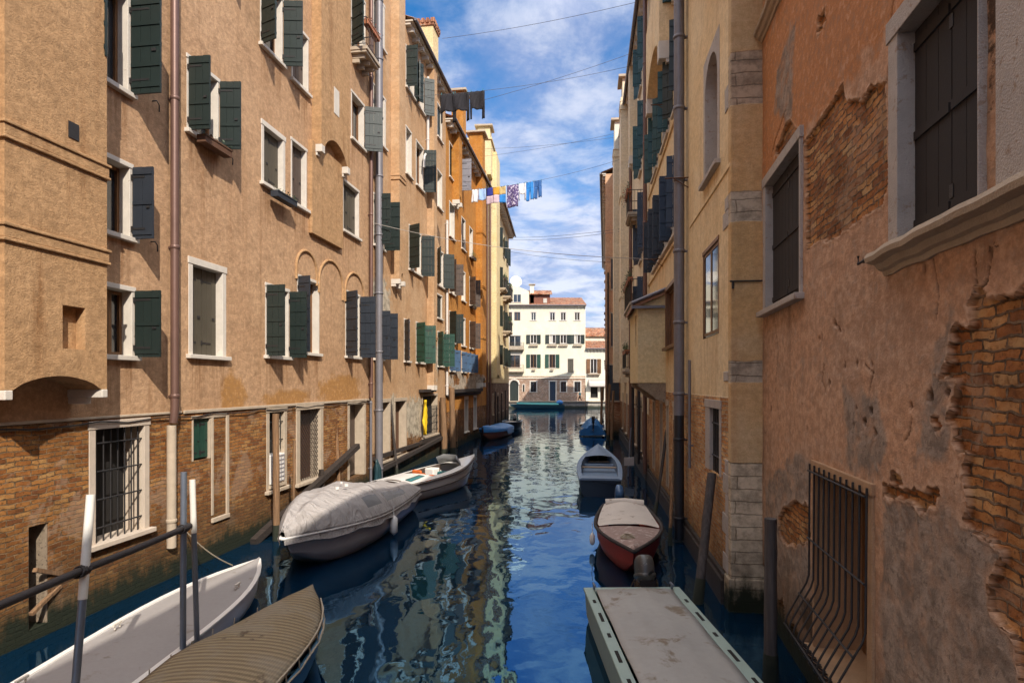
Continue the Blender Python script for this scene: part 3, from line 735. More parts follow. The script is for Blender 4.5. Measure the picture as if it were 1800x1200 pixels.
# ground floor openings in the brick
g1 = (LW.px(156), LW.px(262), 1.10, 3.16); o = w(g1, 'none', fw=.13, depth=.42, fm='stonew', pane='black', sill=True)
grille(o, LW, (g1[0]+.13, g1[1]-.13, g1[2]+.04, g1[3]-.12), -.06, .15, 4, .013)
o = w((LW.px(337), LW.px(371), 2.2, 3.12), 'closed', sm='greenl', fw=.05, fm='stoned', inset=.06, sill=False)
ni = (LW.px(373), LW.px(398), .95, 3.05)
g3 = (LW.px(468), LW.px(504), 1.05, 3.2); o3 = w(g3, 'none', fm='stoned', depth=.35, pane='black', fw=.14)
grille(o3, LW, (g3[0]+.14, g3[1]-.14, 2.1, 3.05), -.05, .16, 2, .012)
g4 = (LW.px(520), LW.px(567), .98, 3.25); o4 = w(g4, 'none', fm='stoned', depth=.3, pane='rust', fw=.2, fp=.03)
grille(o4, LW, (g4[0]+.2, g4[1]-.2, 1.05, 3.05), -.06, lattice=True)
g5 = (LW.px(611), LW.px(643), .55, 3.25); o5 = w(g5, 'none', fm='stoned', depth=.35, pane='brown', fw=.17, sill=False)
g6 = (LW.px(50), LW.px(86), .18, 1.70); o6 = w(g6, 'none', fm='stonem', depth=.5, pane='black', fw=.03, fp=-.02, sill=False, lintel=False)
bk = MB(); bk.box(LW.P(g6[0]+.3,.02,.95), (.07,.55,.06), 0, 0, Matrix.Rotation(R(-24),3,'X')); bk.box(LW.P(g6[0]+.25,.03,.55), (.06,.6,.05), 0, 0, Matrix.Rotation(R(22),3,'X')); bk.build('brace', M['pole'], o6)
mb = MB(); LW.facade(mb, A0, A1, -.6, ZA, HOLES['A']); LW.body(mb, A0, A1, -.6, ZA); mb.build('wall', M['LA'], bA)
# thin brick niche with pale surround, ledge between brick and render
fr = MB(); a, b, c, d = ni
LW.box(fr, a-.04, a+.03, -.02, .025, c, d+.1); LW.box(fr, b-.03, b+.07, -.02, .03, c-.06, d+.1); LW.box(fr, a-.04, b+.07, -.02, .05, c-.16, c-.061); LW.box(fr, a+.031, b-.031, -.02, .02, d+.02, d+.1)
fr.build('niche_frame', M['stoned'], bA, bevel=.012)
lg = MB(); LW.box(lg, LW.px(322), A1, -.02, .035, 3.20, 3.27); LW.box(lg, A0, LW.px(318), -.02, .025, 3.215, 3.262); lg.build('ledge', M['stoned'], bA, bevel=.012)
chimney_breast(bA, LW, LW.px(8,.6), LW.px(188,.6), .6, 3.72, ZA-1, 'breast', .20, 'stone', bands=[(7.02,7.26),(5.68,5.92)], niche=(LW.px(110,.6), LW.px(150,.6), 4.32, 4.95), brh=.13, bw=.11)
chimney_breast(bA, LW, LW.px(565,.3), LW.px(615,.3), .3, 10.85, ZA-.5, 'breast', .45, 'stone', brh=.22, bw=.22)
chimney_breast(bA, LW, LW.px(549,.12), LW.px(603,.12), .12, 8.2, 10.9, 'breast', .02, None, arch=False)
v = MB(); LW.box(v, LW.px(120,.6), LW.px(138,.6), .55, .612, 7.42, 7.66); v.build('vent', M['iron'], bA)
v = MB(); LW.box(v, LW.px(587,.3), LW.px(596,.3), .28, .31, 12.15, 12.95); v.build('plaque', M['stone'], bA)
downpipe(bA, LW, LW.px(297), .075, 3.05, ZA, mat='brpipe', foot=-.02, joints=2.9)
downpipe(bA, LW, LW.px(297)-.02, .085, .62, 3.0, mat='stoned', joints=9, n=.07)
downpipe(bA, LW, LW.px(647), .07, 3.3, ZA, mat='brpipe', joints=3.1); downpipe(bA, LW, LW.px(647)+.02, .05, .2, 3.2, mat='zinc')
balcony(bA, LW, LW.px(617), LW.px(640), .55, 15.3, h=1.0)
for xa, ya, xb in ((520,443,556),(560,463,602),(606,485,639)):              # pale blind arches over the first-floor windows
    t0, t1 = LW.px(xa), LW.px(xb); zc = LW.zz(ya, t0); rr = (t1-t0)/2; ar = MB()
    z_sp = zc-.05-rr*.55; pts = [LW.P(t0,.012,z_sp-.35)] + [LW.P((t0+t1)/2-rr*math.cos(math.pi*i/12), .012, z_sp+rr*.9*math.sin(math.pi*i/12)) for i in range(13)] + [LW.P(t1,.012,z_sp-.35)]
    ar.tube(pts, .045, 6); ar.build('arch_moulding', M['breast'], bA)
rfA = eave(bA, LW, A0, A1, ZA, brackets=0)
wr = MB(); wr.tube([LW.P(-2+i*.6, .05+.01*math.sin(i*1.7), 3.15+.03*math.sin(i*2.3)) for i in range(int((A1+2)/.6)+1)], .012, 5); wr.build('wall_wire', M['iron'], bA)
for (x, y) in ((268,178),(265,425),(400,275),(497,20),(700,500)):
    t = LW.px(x); z = LW.zz(y, t); hk = MB(); hk.tube([LW.P(t,-.03,z), LW.P(t,.09,z), LW.P(t+.05,.10,z-.06), LW.P(t+.10,.06,z-.16)], .012, 6); hk.build('shutter_hook', M['iron'], bA)
# --- B: streaked house
B0, B1, ZB = A1+.004, LW.px(783.5), 19.75
bB = empty('canal_house', LW.P((B0+B1)/2, 0, 0), 0, 'streaked tan house with two hanging chimney breasts, before the orange house', 'building', 'houses along the canal')
w = lambda *a, **k: window(bB, 'B', LW, *a, **k)
T = LW.px
w((T(655.5), T(676), 16.9, 18.75), 'closed', sm='olive', inset=.17, fw=.1, wide=(.1,.2)); w((T(655.5), T(678), 13.1, 15.1), 'closed', sm='olive', inset=.2, wide=(.1,.2))
w((T(656.5), T(675), 9.05, 11.0), sm='green', sw=.62); w((T(657), T(672), 4.75, 6.6), sm='slate', sw=.60, sash='whitew')
w((T(713), T(728), 16.9, 18.75), sm='green', sw=.5, angs=(90,35)); w((T(732), T(745), 16.9, 18.75), sm='green', sw=.5, angs=(30,60))
w((T(713), T(723.5), 13.1, 15.2), 'glass', sash='whitew'); w((T(731), T(744), 13.1, 15.2), sm='green', which='far', sw=.6, angs=(90,80))
w((T(718.5), T(740), 8.95, 10.95), sm='green', sw=.62, angs=(60,80)); w((T(710), T(720), 4.8, 6.65), sm='slate', which='near', angs=(40,90), sw=.5)
w((T(731), T(745), 4.8, 6.7), sm='greenl', sw=.55, angs=(60,70))
w((T(768), T(777), 13.2, 15.2), 'glass', sash='whitew'); w((T(768), T(779), 9.05, 11.0), sm='green', sw=.6, angs=(30,60))
w((T(768), T(777), 16.9, 18.7), 'closed', sm='green'); w((T(767.5), T(777), 5.0+2.6-.3, 8.6), 'closed', sm='green', inset=.08); w((T(769), T(779), 4.75, 6.6), sm='greenl', sw=.6, angs=(40,80))
for xa, xb in ((663.5,686.5),(693,715)):
    window(bB, 'B', LW, (T(xa), T(xb), .75, 3.2), 'none', fm='stoned', depth=.32, pane='rust', fw=.14)
g7 = (T(742), T(769), 1.2, 3.3); o7 = window(bB, 'B', LW, g7, 'none', fm='stoned', depth=.3, pane='black', fw=.1); grille(o7, LW, (g7[0]+.1,g7[1]-.1,1.3,2.7), .03, .2, 4, .014)
mb = MB(); LW.facade(mb, B0, B1, -.6, ZB, HOLES['B']); LW.body(mb, B0, B1, -.6, ZB); mb.build('wall', M['LB'], bB)
chimney_breast(bB, LW, T(702,.35), T(712.5,.35), .35, 8.1, ZB+2.6, 'LB', .3, 'stone', bands=[(12.15,12.35)], brh=.2, bw=.2)
chimney_breast(bB, LW, T(763,.35), T(768.5,.35), .35, 3.75, ZB-.2, 'LB', .3, 'stone', bands=[(6.0,6.15)], brh=.25, bw=.2)
rf = eave(bB, LW, T(713), B1, ZB, brackets=.75)
rf2 = eave(bB, LW, B0, T(700), ZB+2.4, brackets=0)
mb = MB(); LW.facade(mb, B0, T(712), ZB+.001, ZB+2.4); LW.body(mb, B0, T(712), ZB+.001, ZB+2.4, 4); mb.build('upper_wall', M['LB'], bB)
chimney(bB, LW, 29.6, 30.6, -.62, .33, ZB-.3, 21.55, 'cream_bay', 'tiles')
lg = MB(); LW.box(lg, B0+.3, T(735), -.02, .10, .92, 1.08); LW.box(lg, T(737), B1, -.02, .14, .95, 1.12); lg.build('ledge', M['beam'], bB)
lg = MB(); LW.box(lg, T(736), T(760), -.02, .22, 3.42, 3.55); lg.build('canopy', M['beam'], bB)
downpipe(bB, LW, T(657.5), .14, .1, 18.6, mat='zinc', joints=2.2, n=.2); downpipe(bB, LW, T(783)-.12, .075, 3.2, 12.9, mat='whpipe', joints=3); downpipe(bB, LW, T(748), .07, 15.3, 18.9, mat='whpipe', joints=9, n=.12)
pp = MB(); pp.tube([LW.P(T(748),.12,15.3), LW.P(T(741.5),.12,14.75), LW.P(T(741),.12,14.2)], .06, 8); pp.build('elbow_pipe', M['whpipe'], bB)
# --- O: orange house
O0, O1, ZO = B1+.004, T(855), 18.6
bO = empty('canal_house', LW.P((O0+O1)/2, 0, 0), 0, 'bright orange rendered house with two tall orange chimneys', 'building', 'houses along the canal')
w = lambda *a, **k: window(bO, 'O', LW, *a, **k)
cols = ((T(789.5), T(799)), (T(811), T(818)), (T(825), T(831)))
for j, (z0, z1) in enumerate(((15.7,17.7),(12.3,14.3),(9.05,10.95),(6.2,8.0),(4.55,5.85))):
    for i, (a, b) in enumerate(cols):
        if j == 0 and i: continue
        if j == 4 and i == 1: b = T(818.5)
        sm = ('green','brown','brown')[i] if j < 4 else 'blue'
        if j == 2: sm = 'brown'
        st = 'open' if (j == 4 or (i != 1 and j in (2,3))) else ('glass' if (i+j) % 2 else 'closed')
        w((a, b, z0, z1), st, sm=sm, sw=.5 if j < 4 else .34, angs=(60,80) if j < 4 else (88,88), wide=(.1,.16), sash='whitew')
    if j == 0: w((T(801), T(808), z0, z1), 'open', sm='greyp', sw=.7, which='far')
gO = (T(816), T(823), .7, 3.0); oO = window(bO, 'O', LW, gO, 'none', fm='stone', depth=.3, pane='black', fw=.2)
gP = (T(832), T(838), .7, 3.0); oP = window(bO, 'O', LW, gP, 'none', fm='stone', depth=.3, pane='black', fw=.16)
mb = MB(); LW.facade(mb, O0, O1, -.6, ZO, HOLES['O']); LW.body(mb, O0, O1, -.6, ZO); mb.build('wall', M['LO'], bO)
rf = eave(bO, LW, O0, O1, ZO, brackets=.8, over=.5)
chimney_breast(bO, LW, T(848,.45), T(854,.45), .45, 3.9, ZO+.6, 'LO', .4, 'stone', bands=[(10.6,10.75),(7.0,7.1),(14.4,14.5)], brh=.3, bw=.25)
chimney_breast(bO, LW, T(807,.4), T(812.5,.4), .4, 14.6, ZO+.5, 'LO', .3, 'stone', brh=.25, bw=.2)
chimney(bO, LW, 36.0, 36.8, -.3, .42, ZO-.2, 21.4, 'LO'); chimney(bO, LW, 42.6, 43.6, -.62, .34, ZO-.2, 21.7, 'LO')
lg = MB(); LW.box(lg, O0+.1, T(842), -.02, .3, 3.3, 3.5); LW.box(lg, O0+.1, T(842), -.02, .16, 3.1, 3.3); lg.build('canopy', M['beam'], bO)
downpipe(bO, LW, T(854), .07, .4, ZO, mat='brpipe', joints=3)
# --- Y: pale yellow corner house
Y0, Y1, ZY = 45.9, 66.2, 20.2
bY = empty('canal_house', YW.P(56, 0, 0), 0, 'pale yellow corner house with dark brick foot at the left canal mouth', 'building', 'houses along the canal')
w = lambda *a, **k: window(bY, 'Y', YW, *a, **k)
yt = YW.px
for j, (z0, z1) in enumerate(((16.6,18.5),(12.7,14.8),(9.2,11.2),(5.6,7.5))):
    for i, a in enumerate((49.0, 54.4, 59.6, 63.2)):
        w((a, a+1.0, z0, z1), 'open', sm='green', sw=.5, angs=(20,35), batt=1)
for a in (50,54,58,62): window(bY, 'Y', YW, (a, a+.9, 1.2, 3.0), 'none', fm='stoned', depth=.25, pane='black', fw=.12)
mb = MB(); YW.facade(mb, Y0, Y1, -.6, ZY, HOLES['Y']); YW.body(mb, Y0, Y1, -.6, ZY); mb.build('wall', M['LY'], bY)
rf = eave(bY, YW, 50.2, Y1, ZY, brackets=.8, over=.7)
chimney_breast(bY, YW, 47.6, 50.2, .62, 4.3, 22.4, 'LY', .3, None)
dm = MB(); YW.box(dm, 46.4, 50.0, -2.5, .3, ZY, 22.9); YW.box(dm, 46.3, 50.1, -2.6, .4, 22.9, 23.05); dm.build('dormer', M['LY'], bY)
chimney(bY, YW, 47.5, 48.6, -.9, .1, 23.0, 24.4, 'LY')
downpipe(bY, YW, 47.4, .09, .4, 20.0, mat='brpipe', joints=3, n=.12)
for (a, b, z) in ((59.2,62.0,12.6),(59.0,61.6,9.1),(53.6,55.6,12.5)): balcony(bY, YW, a, b, .75, z, h=.95)
dish = MB(); cn = YW.P(61.2, 1.15, 14.3); Mx = Matrix.Rotation(R(70),3,'X') @ Matrix.Rotation(R(12),3,'Y')
Pd = [[cn + Mx @ Vector((.62*r_*math.cos(a_), .62*r_*math.sin(a_), .16*r_*r_)) for a_ in [2*math.pi*k/20 for k in range(21)]] for r_ in (0.02,.3,.6,.85,1)]
dish.grid(Pd); dish.tube([YW.P(61.2,.0,13.9), YW.P(61.2,.9,14.1), cn], .03, 6); dish.build('satellite_dish', M['white'], bY, solid=.015)

# ================================================================== RIGHT ROW
# --- N: peeling rose house nearest on the right
N0, N1, ZN = -6.5, 10.12, 11.5
bN = empty('canal_house', NW.P(5, 0, 0), 0, 'peeling rose and orange house with exposed brick, nearest on the right bank', 'building', 'houses along the canal')
nt = NW.px
w = lambda *a, **k: window(bN, 'N', NW, *a, **k)
big = (nt(1728)-.04, nt(1572), 4.92, 6.85)
w(big, 'closed', sm='choc', fm='stonel', fw=.17, fp=.05, depth=.30, inset=.10, sill=False, wide=(.012,.17))
w((nt(1410)-.05, nt(1345), 4.94, 7.1), 'closed', sm='choc', fm='stonel', fw=.14, fp=.04, depth=.30, inset=.10, wide=(.06,.16))
w((1.35, 2.62, 4.92, 6.9), 'closed', sm='choc', fm='stonel', fw=.17, fp=.05, depth=.30, inset=.10, sill=False, wide=(.17,.17))
w((7.3, 8.5, 9.75, 11.2), 'closed', sm='choc', fm='stonel', fw=.14, fp=.04, depth=.3)
bw_ = (nt(1540)+.02, nt(1430)-.05, .62, 2.86); o = w(bw_, 'none', fm='warmstone', fw=.10, fp=.03, depth=.50, pane='wood', sill=True, wide=(.12,.06))
ld = MB(); NW.box(ld, bw_[0]+.02, bw_[0]+.42, -.55, -.38, .7, 2.8); ld.build('leaf_door', M['brown'], o)
gr = MB(); K = 11                                                 # belly grille
def bar(t): return [NW.P(t,.06,2.84), NW.P(t,.065,2.2), NW.P(t,.07,1.50), NW.P(t,.10,1.40), NW.P(t,.27,1.08), NW.P(t,.32,.98), NW.P(t,.335,.90), NW.P(t,.30,.80), NW.P(t,.12,.66), NW.P(t,.03,.62)]
g0, g1_ = bw_[0]+.03, bw_[1]-.01
for i in range(K): gr.tube(bar(g0+(g1_-g0)*i/(K-1)), .0115, 7)
for (n_, z_) in ((.068,2.76),(.075,1.95),(.17,1.27),(.335,.90),(.22,.735)): gr.tube([NW.P(g0-.01,n_+.012,z_), NW.P(g1_+.01,n_+.012,z_)], .011, 7)
for i in range(10):
    t = g0+(g1_-g0)*(i+.5)/10; gr.tube([NW.P(t+.06*math.cos(a_), .20+.09*math.sin(a_), .72+.05*math.sin(a_)) for a_ in [2*math.pi*k/10 for k in range(11)]], .008, 5)
gr.build('grille', M['iron'], o)

import numpy as np
from mathutils import noise as mn
RT = 3.0                                                          # fine relief from here to the far end
hN = HOLES['N']
mb = MB(); NW.facade(mb, N0, RT, -.6, ZN, [h for h in hN if h[1] < RT]); NW.facade(mb, RT, N1, 10.6, ZN, [h for h in hN if h[2] > 10.6])
hN = [h for h in hN if h[1] > RT]
NW.body(mb, N0, N1, -.6, ZN)
for (a,b,c,d) in hN:
    for p, q in (((a,c),(a,d)), ((b,c),(b,d)), ((a,c),(b,c)), ((a,d),(b,d))):
        mb.face([NW.P(p[0],-.01,p[1]), NW.P(q[0],-.01,q[1]), NW.P(q[0],-.32,q[1]), NW.P(p[0],-.32,p[1])], [(p[0],p[1]),(q[0],q[1]),(q[0]+.2,q[1]+.2),(p[0]+.2,p[1]+.2)])
def npx(pts): return np.array([(NW.px(x), NW.zz(y, NW.px(x))) for x, y in pts])
BR = [npx(q) for q in (
 [(1414,250),(1440,215),(1462,185),(1482,150),(1488,175),(1497,180),(1515,172),(1556,146),(1560,210),(1562,300),(1554,360),(1490,402),(1420,440)],
 [(1722,511),(1700,538),(1706,570),(1678,584),(1672,617),(1668,638),(1646,660),(1681,668),(1681,700),(1668,731),(1679,752),(1675,779),(1705,797),(1694,841),(1698,885),(1692,918),(1727,951),(1760,965),(1764,987),(1749,1017),(1742,1053),(1749,1083),(1782,1116),(1789,1130),(1795,1220),(2000,1400),(2000,480),(1790,505),(1744,535)],
 [(1557,853),(1585,862),(1620,855),(1648,863),(1648,898),(1600,884),(1557,870)],
 [(1362,275),(1380,218),(1392,212),(1402,235),(1405,258)], [(1380,890),(1400,883),(1424,888),(1424,948),(1395,960),(1372,945),(1368,915)],
 [(1336,985),(1345,1050),(1372,1100),(1410,1150),(1470,1230),(1480,1330),(1334,1330)], [(1440,250-190),(1452,40),(1450,20),(1436,30)], [(1640,735),(1652,728),(1658,742),(1646,750)], [(1570,832),(1585,828),(1590,850),(1574,858)])]
CE = [npx(q) for q in (
 [(1553,874),(1600,885),(1650,899),(1692,920),(1727,953),(1758,967),(1762,990),(1747,1020),(1740,1055),(1748,1085),(1780,1118),(1790,1200),(1790,1400),(1545,1400),(1550,1000)],
 [(1362,195),(1365,130),(1385,60),(1397,35),(1395,110),(1392,200),(1380,210)], [(1345,850),(1400,800),(1425,815),(1424,1010),(1400,1080),(1352,1060)],
 [(1655,590),(1672,560),(1690,600),(1660,650),(1676,700),(1662,760),(1650,820),(1600,800),(1630,700)], [(1480,680),(1540,700),(1560,780),(1530,845),(1490,820)])]
CK = [npx(q) for q in ([(1482,150),(1462,185),(1440,215),(1414,250),(1406,268)], [(1556,146),(1530,162),(1510,175),(1497,180)], [(1518,180),(1515,230),(1517,290)], [(1570,0),(1562,50),(1565,100),(1558,146)],
 [(1712,435),(1716,500),(1705,535)], [(1742,440),(1735,490),(1722,511)], [(1382,192),(1362,250),(1356,276)], [(1520,640),(1535,655),(1528,690)], [(1448,640),(1444,668),(1452,690)], [(1602,735),(1598,760),(1590,775)], [(1362,560),(1368,620),(1362,680),(1370,740)], [(1640,455),(1650,520),(1645,560)])]
PT = [(*npx([(x,y)])[0], r) for x, y, r in ((1440,594,.020),(1446,592,.014),(1505,640,.03),(1530,725,.028),(1522,742,.03),(1508,718,.018),(1533,640,.02),(1455,672,.03),(1605,722,.022),(1668,694,.018),(1635,706,.03),(1355,724,.03),(1470,570,.04),(1478,582,.03),(1412,705,.02),(1502,745,.02),(1540,760,.02),(1484,640,.02),(1627,478,.016),(1395,560,.02),(1420,760,.02))]
def lines(lo, hi, st, cuts):
    L = sorted({lo, hi, *[c for c in cuts if lo < c < hi]}); out = []
    for a, b in zip(L, L[1:]):
        k = max(1, int(round((b-a)/st))); out += [a+(b-a)*i/k for i in range(k)]
    return out+[hi]
TL = lines(RT, 6.6, .016, [x for h in hN for x in h[:2]])[:-1] + lines(6.6, N1, .026, [x for h in hN for x in h[:2]])
ZL = lines(-.6, 10.6, .019, [x for h in hN for x in h[2:]])
nt_, nz_ = len(TL), len(ZL); TT, ZZ = np.meshgrid(np.array(TL), np.array(ZL), indexing='ij')
w1 = np.empty((nt_, nz_)); w2 = np.empty((nt_, nz_)); w3 = np.empty((nt_, nz_)); w4 = np.empty((nt_, nz_))
for i, t in enumerate(TL):
    for j, z in enumerate(ZL):
        w1[i,j] = mn.noise((t*4.2, z*4.2, 1.7)); w2[i,j] = mn.noise((t*14, z*14, 5.1)); w3[i,j] = mn.noise((t*1.1, z*1.1, 9.3)); w4[i,j] = mn.noise((t*38, z*38, 2.2))
def pdist(T, Z, poly, closed=True):
    d = np.full(T.shape, 9.0); ins = np.zeros(T.shape, bool); n = len(poly)
    for k in range(n if closed else n-1):
        (ax, az), (bx, bz) = poly[k], poly[(k+1) % n]; ex, ez = bx-ax, bz-az; q = np.clip(((T-ax)*ex+(Z-az)*ez)/(ex*ex+ez*ez+1e-12), 0, 1)
        d = np.minimum(d, np.hypot(T-ax-q*ex, Z-az-q*ez))
        if closed:
            c = (az > Z) != (bz > Z)
            with np.errstate(divide='ignore', invalid='ignore'): ins ^= c & (T < (bx-ax)*(Z-az)/(bz-az+1e-12)+ax)
    return np.where(ins, -d, d) if closed else d
Tw, Zw = TT+.075*w1+.035*w2+.012*w4, ZZ+.075*np.roll(w1, 37, 0)+.035*np.roll(w2, 23, 1)+.012*w4
bd_ = np.min([pdist(Tw, Zw, q) for q in BR], 0); cd_ = np.min([pdist(TT+.13*w1+.10*w3+.07*w2+.03*w4, ZZ+.13*np.roll(w1, 29, 0)+.06*w2+.03*w4, q) for q in CE], 0)
bd_ = np.minimum(bd_, (ZZ-.62)+.35*w1+.25*w3+.1*w2)
kd_ = np.min([pdist(TT+.016*w2+.010*w4, ZZ+.016*np.roll(w2, 11, 0), q, False) for q in CK], 0)
pd_ = np.min([np.hypot(Tw-a, (Zw-b)*.8)-r for a, b, r in PT], 0)
sm = lambda v, a, b: (lambda q: q*q*(3-2*q))(np.clip((v-a)/(b-a), 0, 1))
bk = 1-sm(bd_, -.006, .008); ce = (1-sm(cd_, -.05, .07))*np.clip(.95+.8*w1+.5*w2, .35, 1); ck = (1-sm(kd_, .004, .013))*(1-bk); pt = 1-sm(pd_, -.004, .010)
rim = (1-sm(np.abs(bd_-.016), .004, .022))*(1-bk)
dn = .010*w3+.005*w1+.0022*w2+.0012*w4 + .010*rim - bk*(.038+.010*w2+.008*w4) + ce*(1-bk)*(.004+.003*w4) - ck*.020 - pt*.028*(1-bk*.5)
P_ = [[NW.P(TL[i], float(dn[i,j]), ZL[j]) for j in range(nz_)] for i in range(nt_)]
keep = np.ones((nt_-1, nz_-1), bool)
for (a,b,c,d) in hN:
    ti = [(TL[i]+TL[i+1])/2 for i in range(nt_-1)]; zi = [(ZL[j]+ZL[j+1])/2 for j in range(nz_-1)]
    keep[np.ix_([i for i, t in enumerate(ti) if a < t < b], [j for j, z in enumerate(zi) if c < z < d])] = False
base_i = len(mb.v); mb.v += [tuple(p) for r in P_ for p in r]
for i in range(nt_-1):
    for j in range(nz_-1):
        if keep[i,j]:
            q = (i*nz_+j, (i+1)*nz_+j, (i+1)*nz_+j+1, i*nz_+j+1); mb.f.append(tuple(base_i+k for k in q)); mb.mi.append(0); mb.sm.append(True)
            mb.u.append([(TL[i],ZL[j]),(TL[i+1],ZL[j]),(TL[i+1],ZL[j+1]),(TL[i],ZL[j+1])])
wo = mb.build('wall', M['RN'], bN)
for nm, arr in (('brickmask', bk), ('cement', ce), ('crack', np.maximum(ck, pt)), ('lip', rim)):
    at = wo.data.attributes.new(nm, 'FLOAT', 'POINT'); vals = np.zeros(len(mb.v), np.float32); vals[base_i:base_i+nt_*nz_] = arr.ravel(); at.data.foreach_set('value', vals)

def moulding(bld, W, t0, t1, z, p, name, mat):
    prof = [(-.03,-.17),(.02,-.17),(.035,-.13),(.07,-.115),(.10,-.07),(p,-.05),(p+.01,-.01),(p-.01,.03),(-.03,.05)]
    s = MB(); K = 24; P = []
    for i in range(K+1):
        t = t0+(t1-t0)*i/K; dz = .006*math.sin(i*2.1)+random.uniform(-.006,.006); dn = random.uniform(-.008,.008)
        P.append([W.P(t, a+dn*(a > 0), z+b+dz) for a, b in prof])
    s.grid(P, 0, False)
    for row in (P[0], P[-1]): s.face(row)
    return s.build(name, M[mat], bld)
moulding(bN, NW, .9, nt(1556), 4.92, .17, 'sill_course', 'stoned'); moulding(bN, NW, 6.5, nt(1338), 9.62, .14, 'string_course', 'stoned')
pil = MB(); NW.box(pil, nt(1775)-.45, nt(1766), -.02, .055, 4.97, 11.4); pil.build('stone_strip', M['stonel'], bN, bevel=.015)
for (x, y) in ((1534,458),(1405,525)):
    t = nt(x); z = NW.zz(y, t); hk = MB(); hk.tube([NW.P(t+.05,-.05,z), NW.P(t+.05,.08,z)], .012, 6); hk.tube([NW.P(t-.09,.08,z+.005), NW.P(t+.12,.08,z-.005), NW.P(t+.12,.08,z+.07)], .013, 6); hk.build('shutter_hook', M['iron'], bN)
eave(bN, NW, N0, N1, ZN, brackets=0, pitch=.12)
# --- M: ochre house with the stone pier
M0, M1 = RW.px(1285), RW.px(1140.5)
bM = empty('canal_house', RW.P(15, 0, 0), 0, 'ochre house with a stone corner pier and fat grey drainpipe, on the right', 'building', 'houses along the canal')
rt = RW.px
w = lambda *a, **k: window(bM, 'M', RW, *a, **k)
w((rt(1264), rt(1236), 4.73, 6.50), 'glass', fm='wood', fw=.06, sash='wood', depth=.02, sd=.012, fp=.008, sill=False)
wa = (rt(1265), rt(1237.5), 7.85, 10.35); oa = w(wa, 'none', fm='stonel', fw=.16, depth=.32, pane='stoned', sill=True, lintel=False)
sp = MB(); a, b, c, d = wa; tc, rr = (a+b)/2, (b-a)/2-.16; zs = d-rr-.18
for sg in (-1, 1):                                                # arched head: spandrels and archivolt
    arc = [(tc+sg*rr*math.cos(math.pi/2*i/10), zs+rr*math.sin(math.pi/2*i/10)) for i in range(11)]
    edge = b-.0 if sg > 0 else a+.0
    for (p, q) in zip(arc, arc[1:]):
        sp.face([RW.P(p[0],.012,p[1]), RW.P(q[0],.012,q[1]), RW.P(q[0],.012,d), RW.P(p[0],.012,d)], [(p[0],p[1]),(q[0],q[1]),(q[0],d),(p[0],d)])
        sp.face([RW.P(p[0],.012,p[1]), RW.P(q[0],.012,q[1]), RW.P(q[0],-.32,q[1]), RW.P(p[0],-.32,p[1])], [(p[0],p[1]),(q[0],q[1]),(q[0]+.3,q[1]),(p[0]+.3,p[1])])
sp.build('arch_head', M['stonel'], oa)
gb = (rt(1268), rt(1240.5), 2.12, 3.48); ob = w(gb, 'none', fm='stonel', fw=.15, depth=.45, pane='black', sill=False, wide=(.15,.42))
grille(ob, RW, (gb[0]+.15, gb[1]-.42, gb[2], gb[3]-.12), -.06, .13, 2, .014)
for (xa, xb) in ((1197,1184),(1181,1170),(1167,1160),(1157,1150)):
    w((rt(xa), rt(xb)+.25, 7.85, 9.75), sm='slate' if xa < 1190 else 'navy', sw=.32, angs=(100,88), fw=.07)
for (xa, xb, s_) in ((1201,1187,'green'),(1177,1166,'teal'),(1157,1149,'teal')):
    w((rt(xa), rt(xb)+.2, 11.2, 13.05), sm=s_, sw=.30, angs=(100,60), fw=.07)
for (xa, xb) in ((1187,1178),(1167,1158)):
    w((rt(xa), rt(xb)+.2, 14.3, 15.0 if xa > 1180 else 16.2), sm='teal', sw=.30, angs=(100,60), fw=.07)
w((rt(1197), rt(1172.5), 4.85, 6.65), 'glass', fm='wood', fw=.10, fp=.06, sash='wood', pane='wood', depth=.1)
for xa, xb in ((1192,1183),(1176,1171),(1165,1160),(1152,1147)): window(bM, 'M', RW, (rt(xa), rt(xb), .7, 3.3), 'none', fm='stoned', fw=.16, depth=.4, pane='black', sill=False)
mb = MB(); zt = (10.9, 19.4); RW.facade(mb, M0, M1, -.6, 10.9, [h for h in HOLES['M'] if h[3] < 10.9], zt=None)
# upper, sloping part in steps of wall between the window bands
up = [h for h in HOLES['M'] if h[3] >= 10.9]
def ztop(t): return 10.9 + (19.4-10.9)*(t-M0)/(M1-M0)
seg = sorted({M0, M1, *[x for h in up for x in h[:2]]})
for a, b in zip(seg, seg[1:]):
    hh = [h for h in up if h[0] < (a+b)/2 < h[1]]
    zc = 10.9
    for h in sorted(hh, key=lambda q: q[2]):
        if h[2] > zc: RW.facade(mb, a, b, zc, h[2])
        zc = h[3]
    mb.face([RW.P(a,0,zc), RW.P(b,0,zc), RW.P(b,0,max(zc,ztop(b))), RW.P(a,0,max(zc,ztop(a)))], [(a,zc),(b,zc),(b,ztop(b)),(a,ztop(a))])
for (a,b,c,d) in up:
    for p, q in (((a,c),(a,d)), ((b,c),(b,d)), ((a,c),(b,c)), ((a,d),(b,d))):
        mb.face([RW.P(p[0],0,p[1]), RW.P(q[0],0,q[1]), RW.P(q[0],-.3,q[1]), RW.P(p[0],-.3,p[1])], [(p[0],p[1]),(q[0],q[1]),(q[0]+.2,q[1]),(p[0]+.2,p[1])])
RW.body(mb, M0, M1, -.6, 10.9, zt=zt); mb.build('wall', M['RM'], bM)
pr = MB(); RW.box(pr, M0-.02, M0+.16, -1.2, .012, -.6, 10.95); RW.box(pr, M0-.04, M0+.3, -1.2, .05, -.6, .55)
pr.build('corner_pier', M['pier'], bM, bevel=.02)
qn = MB()
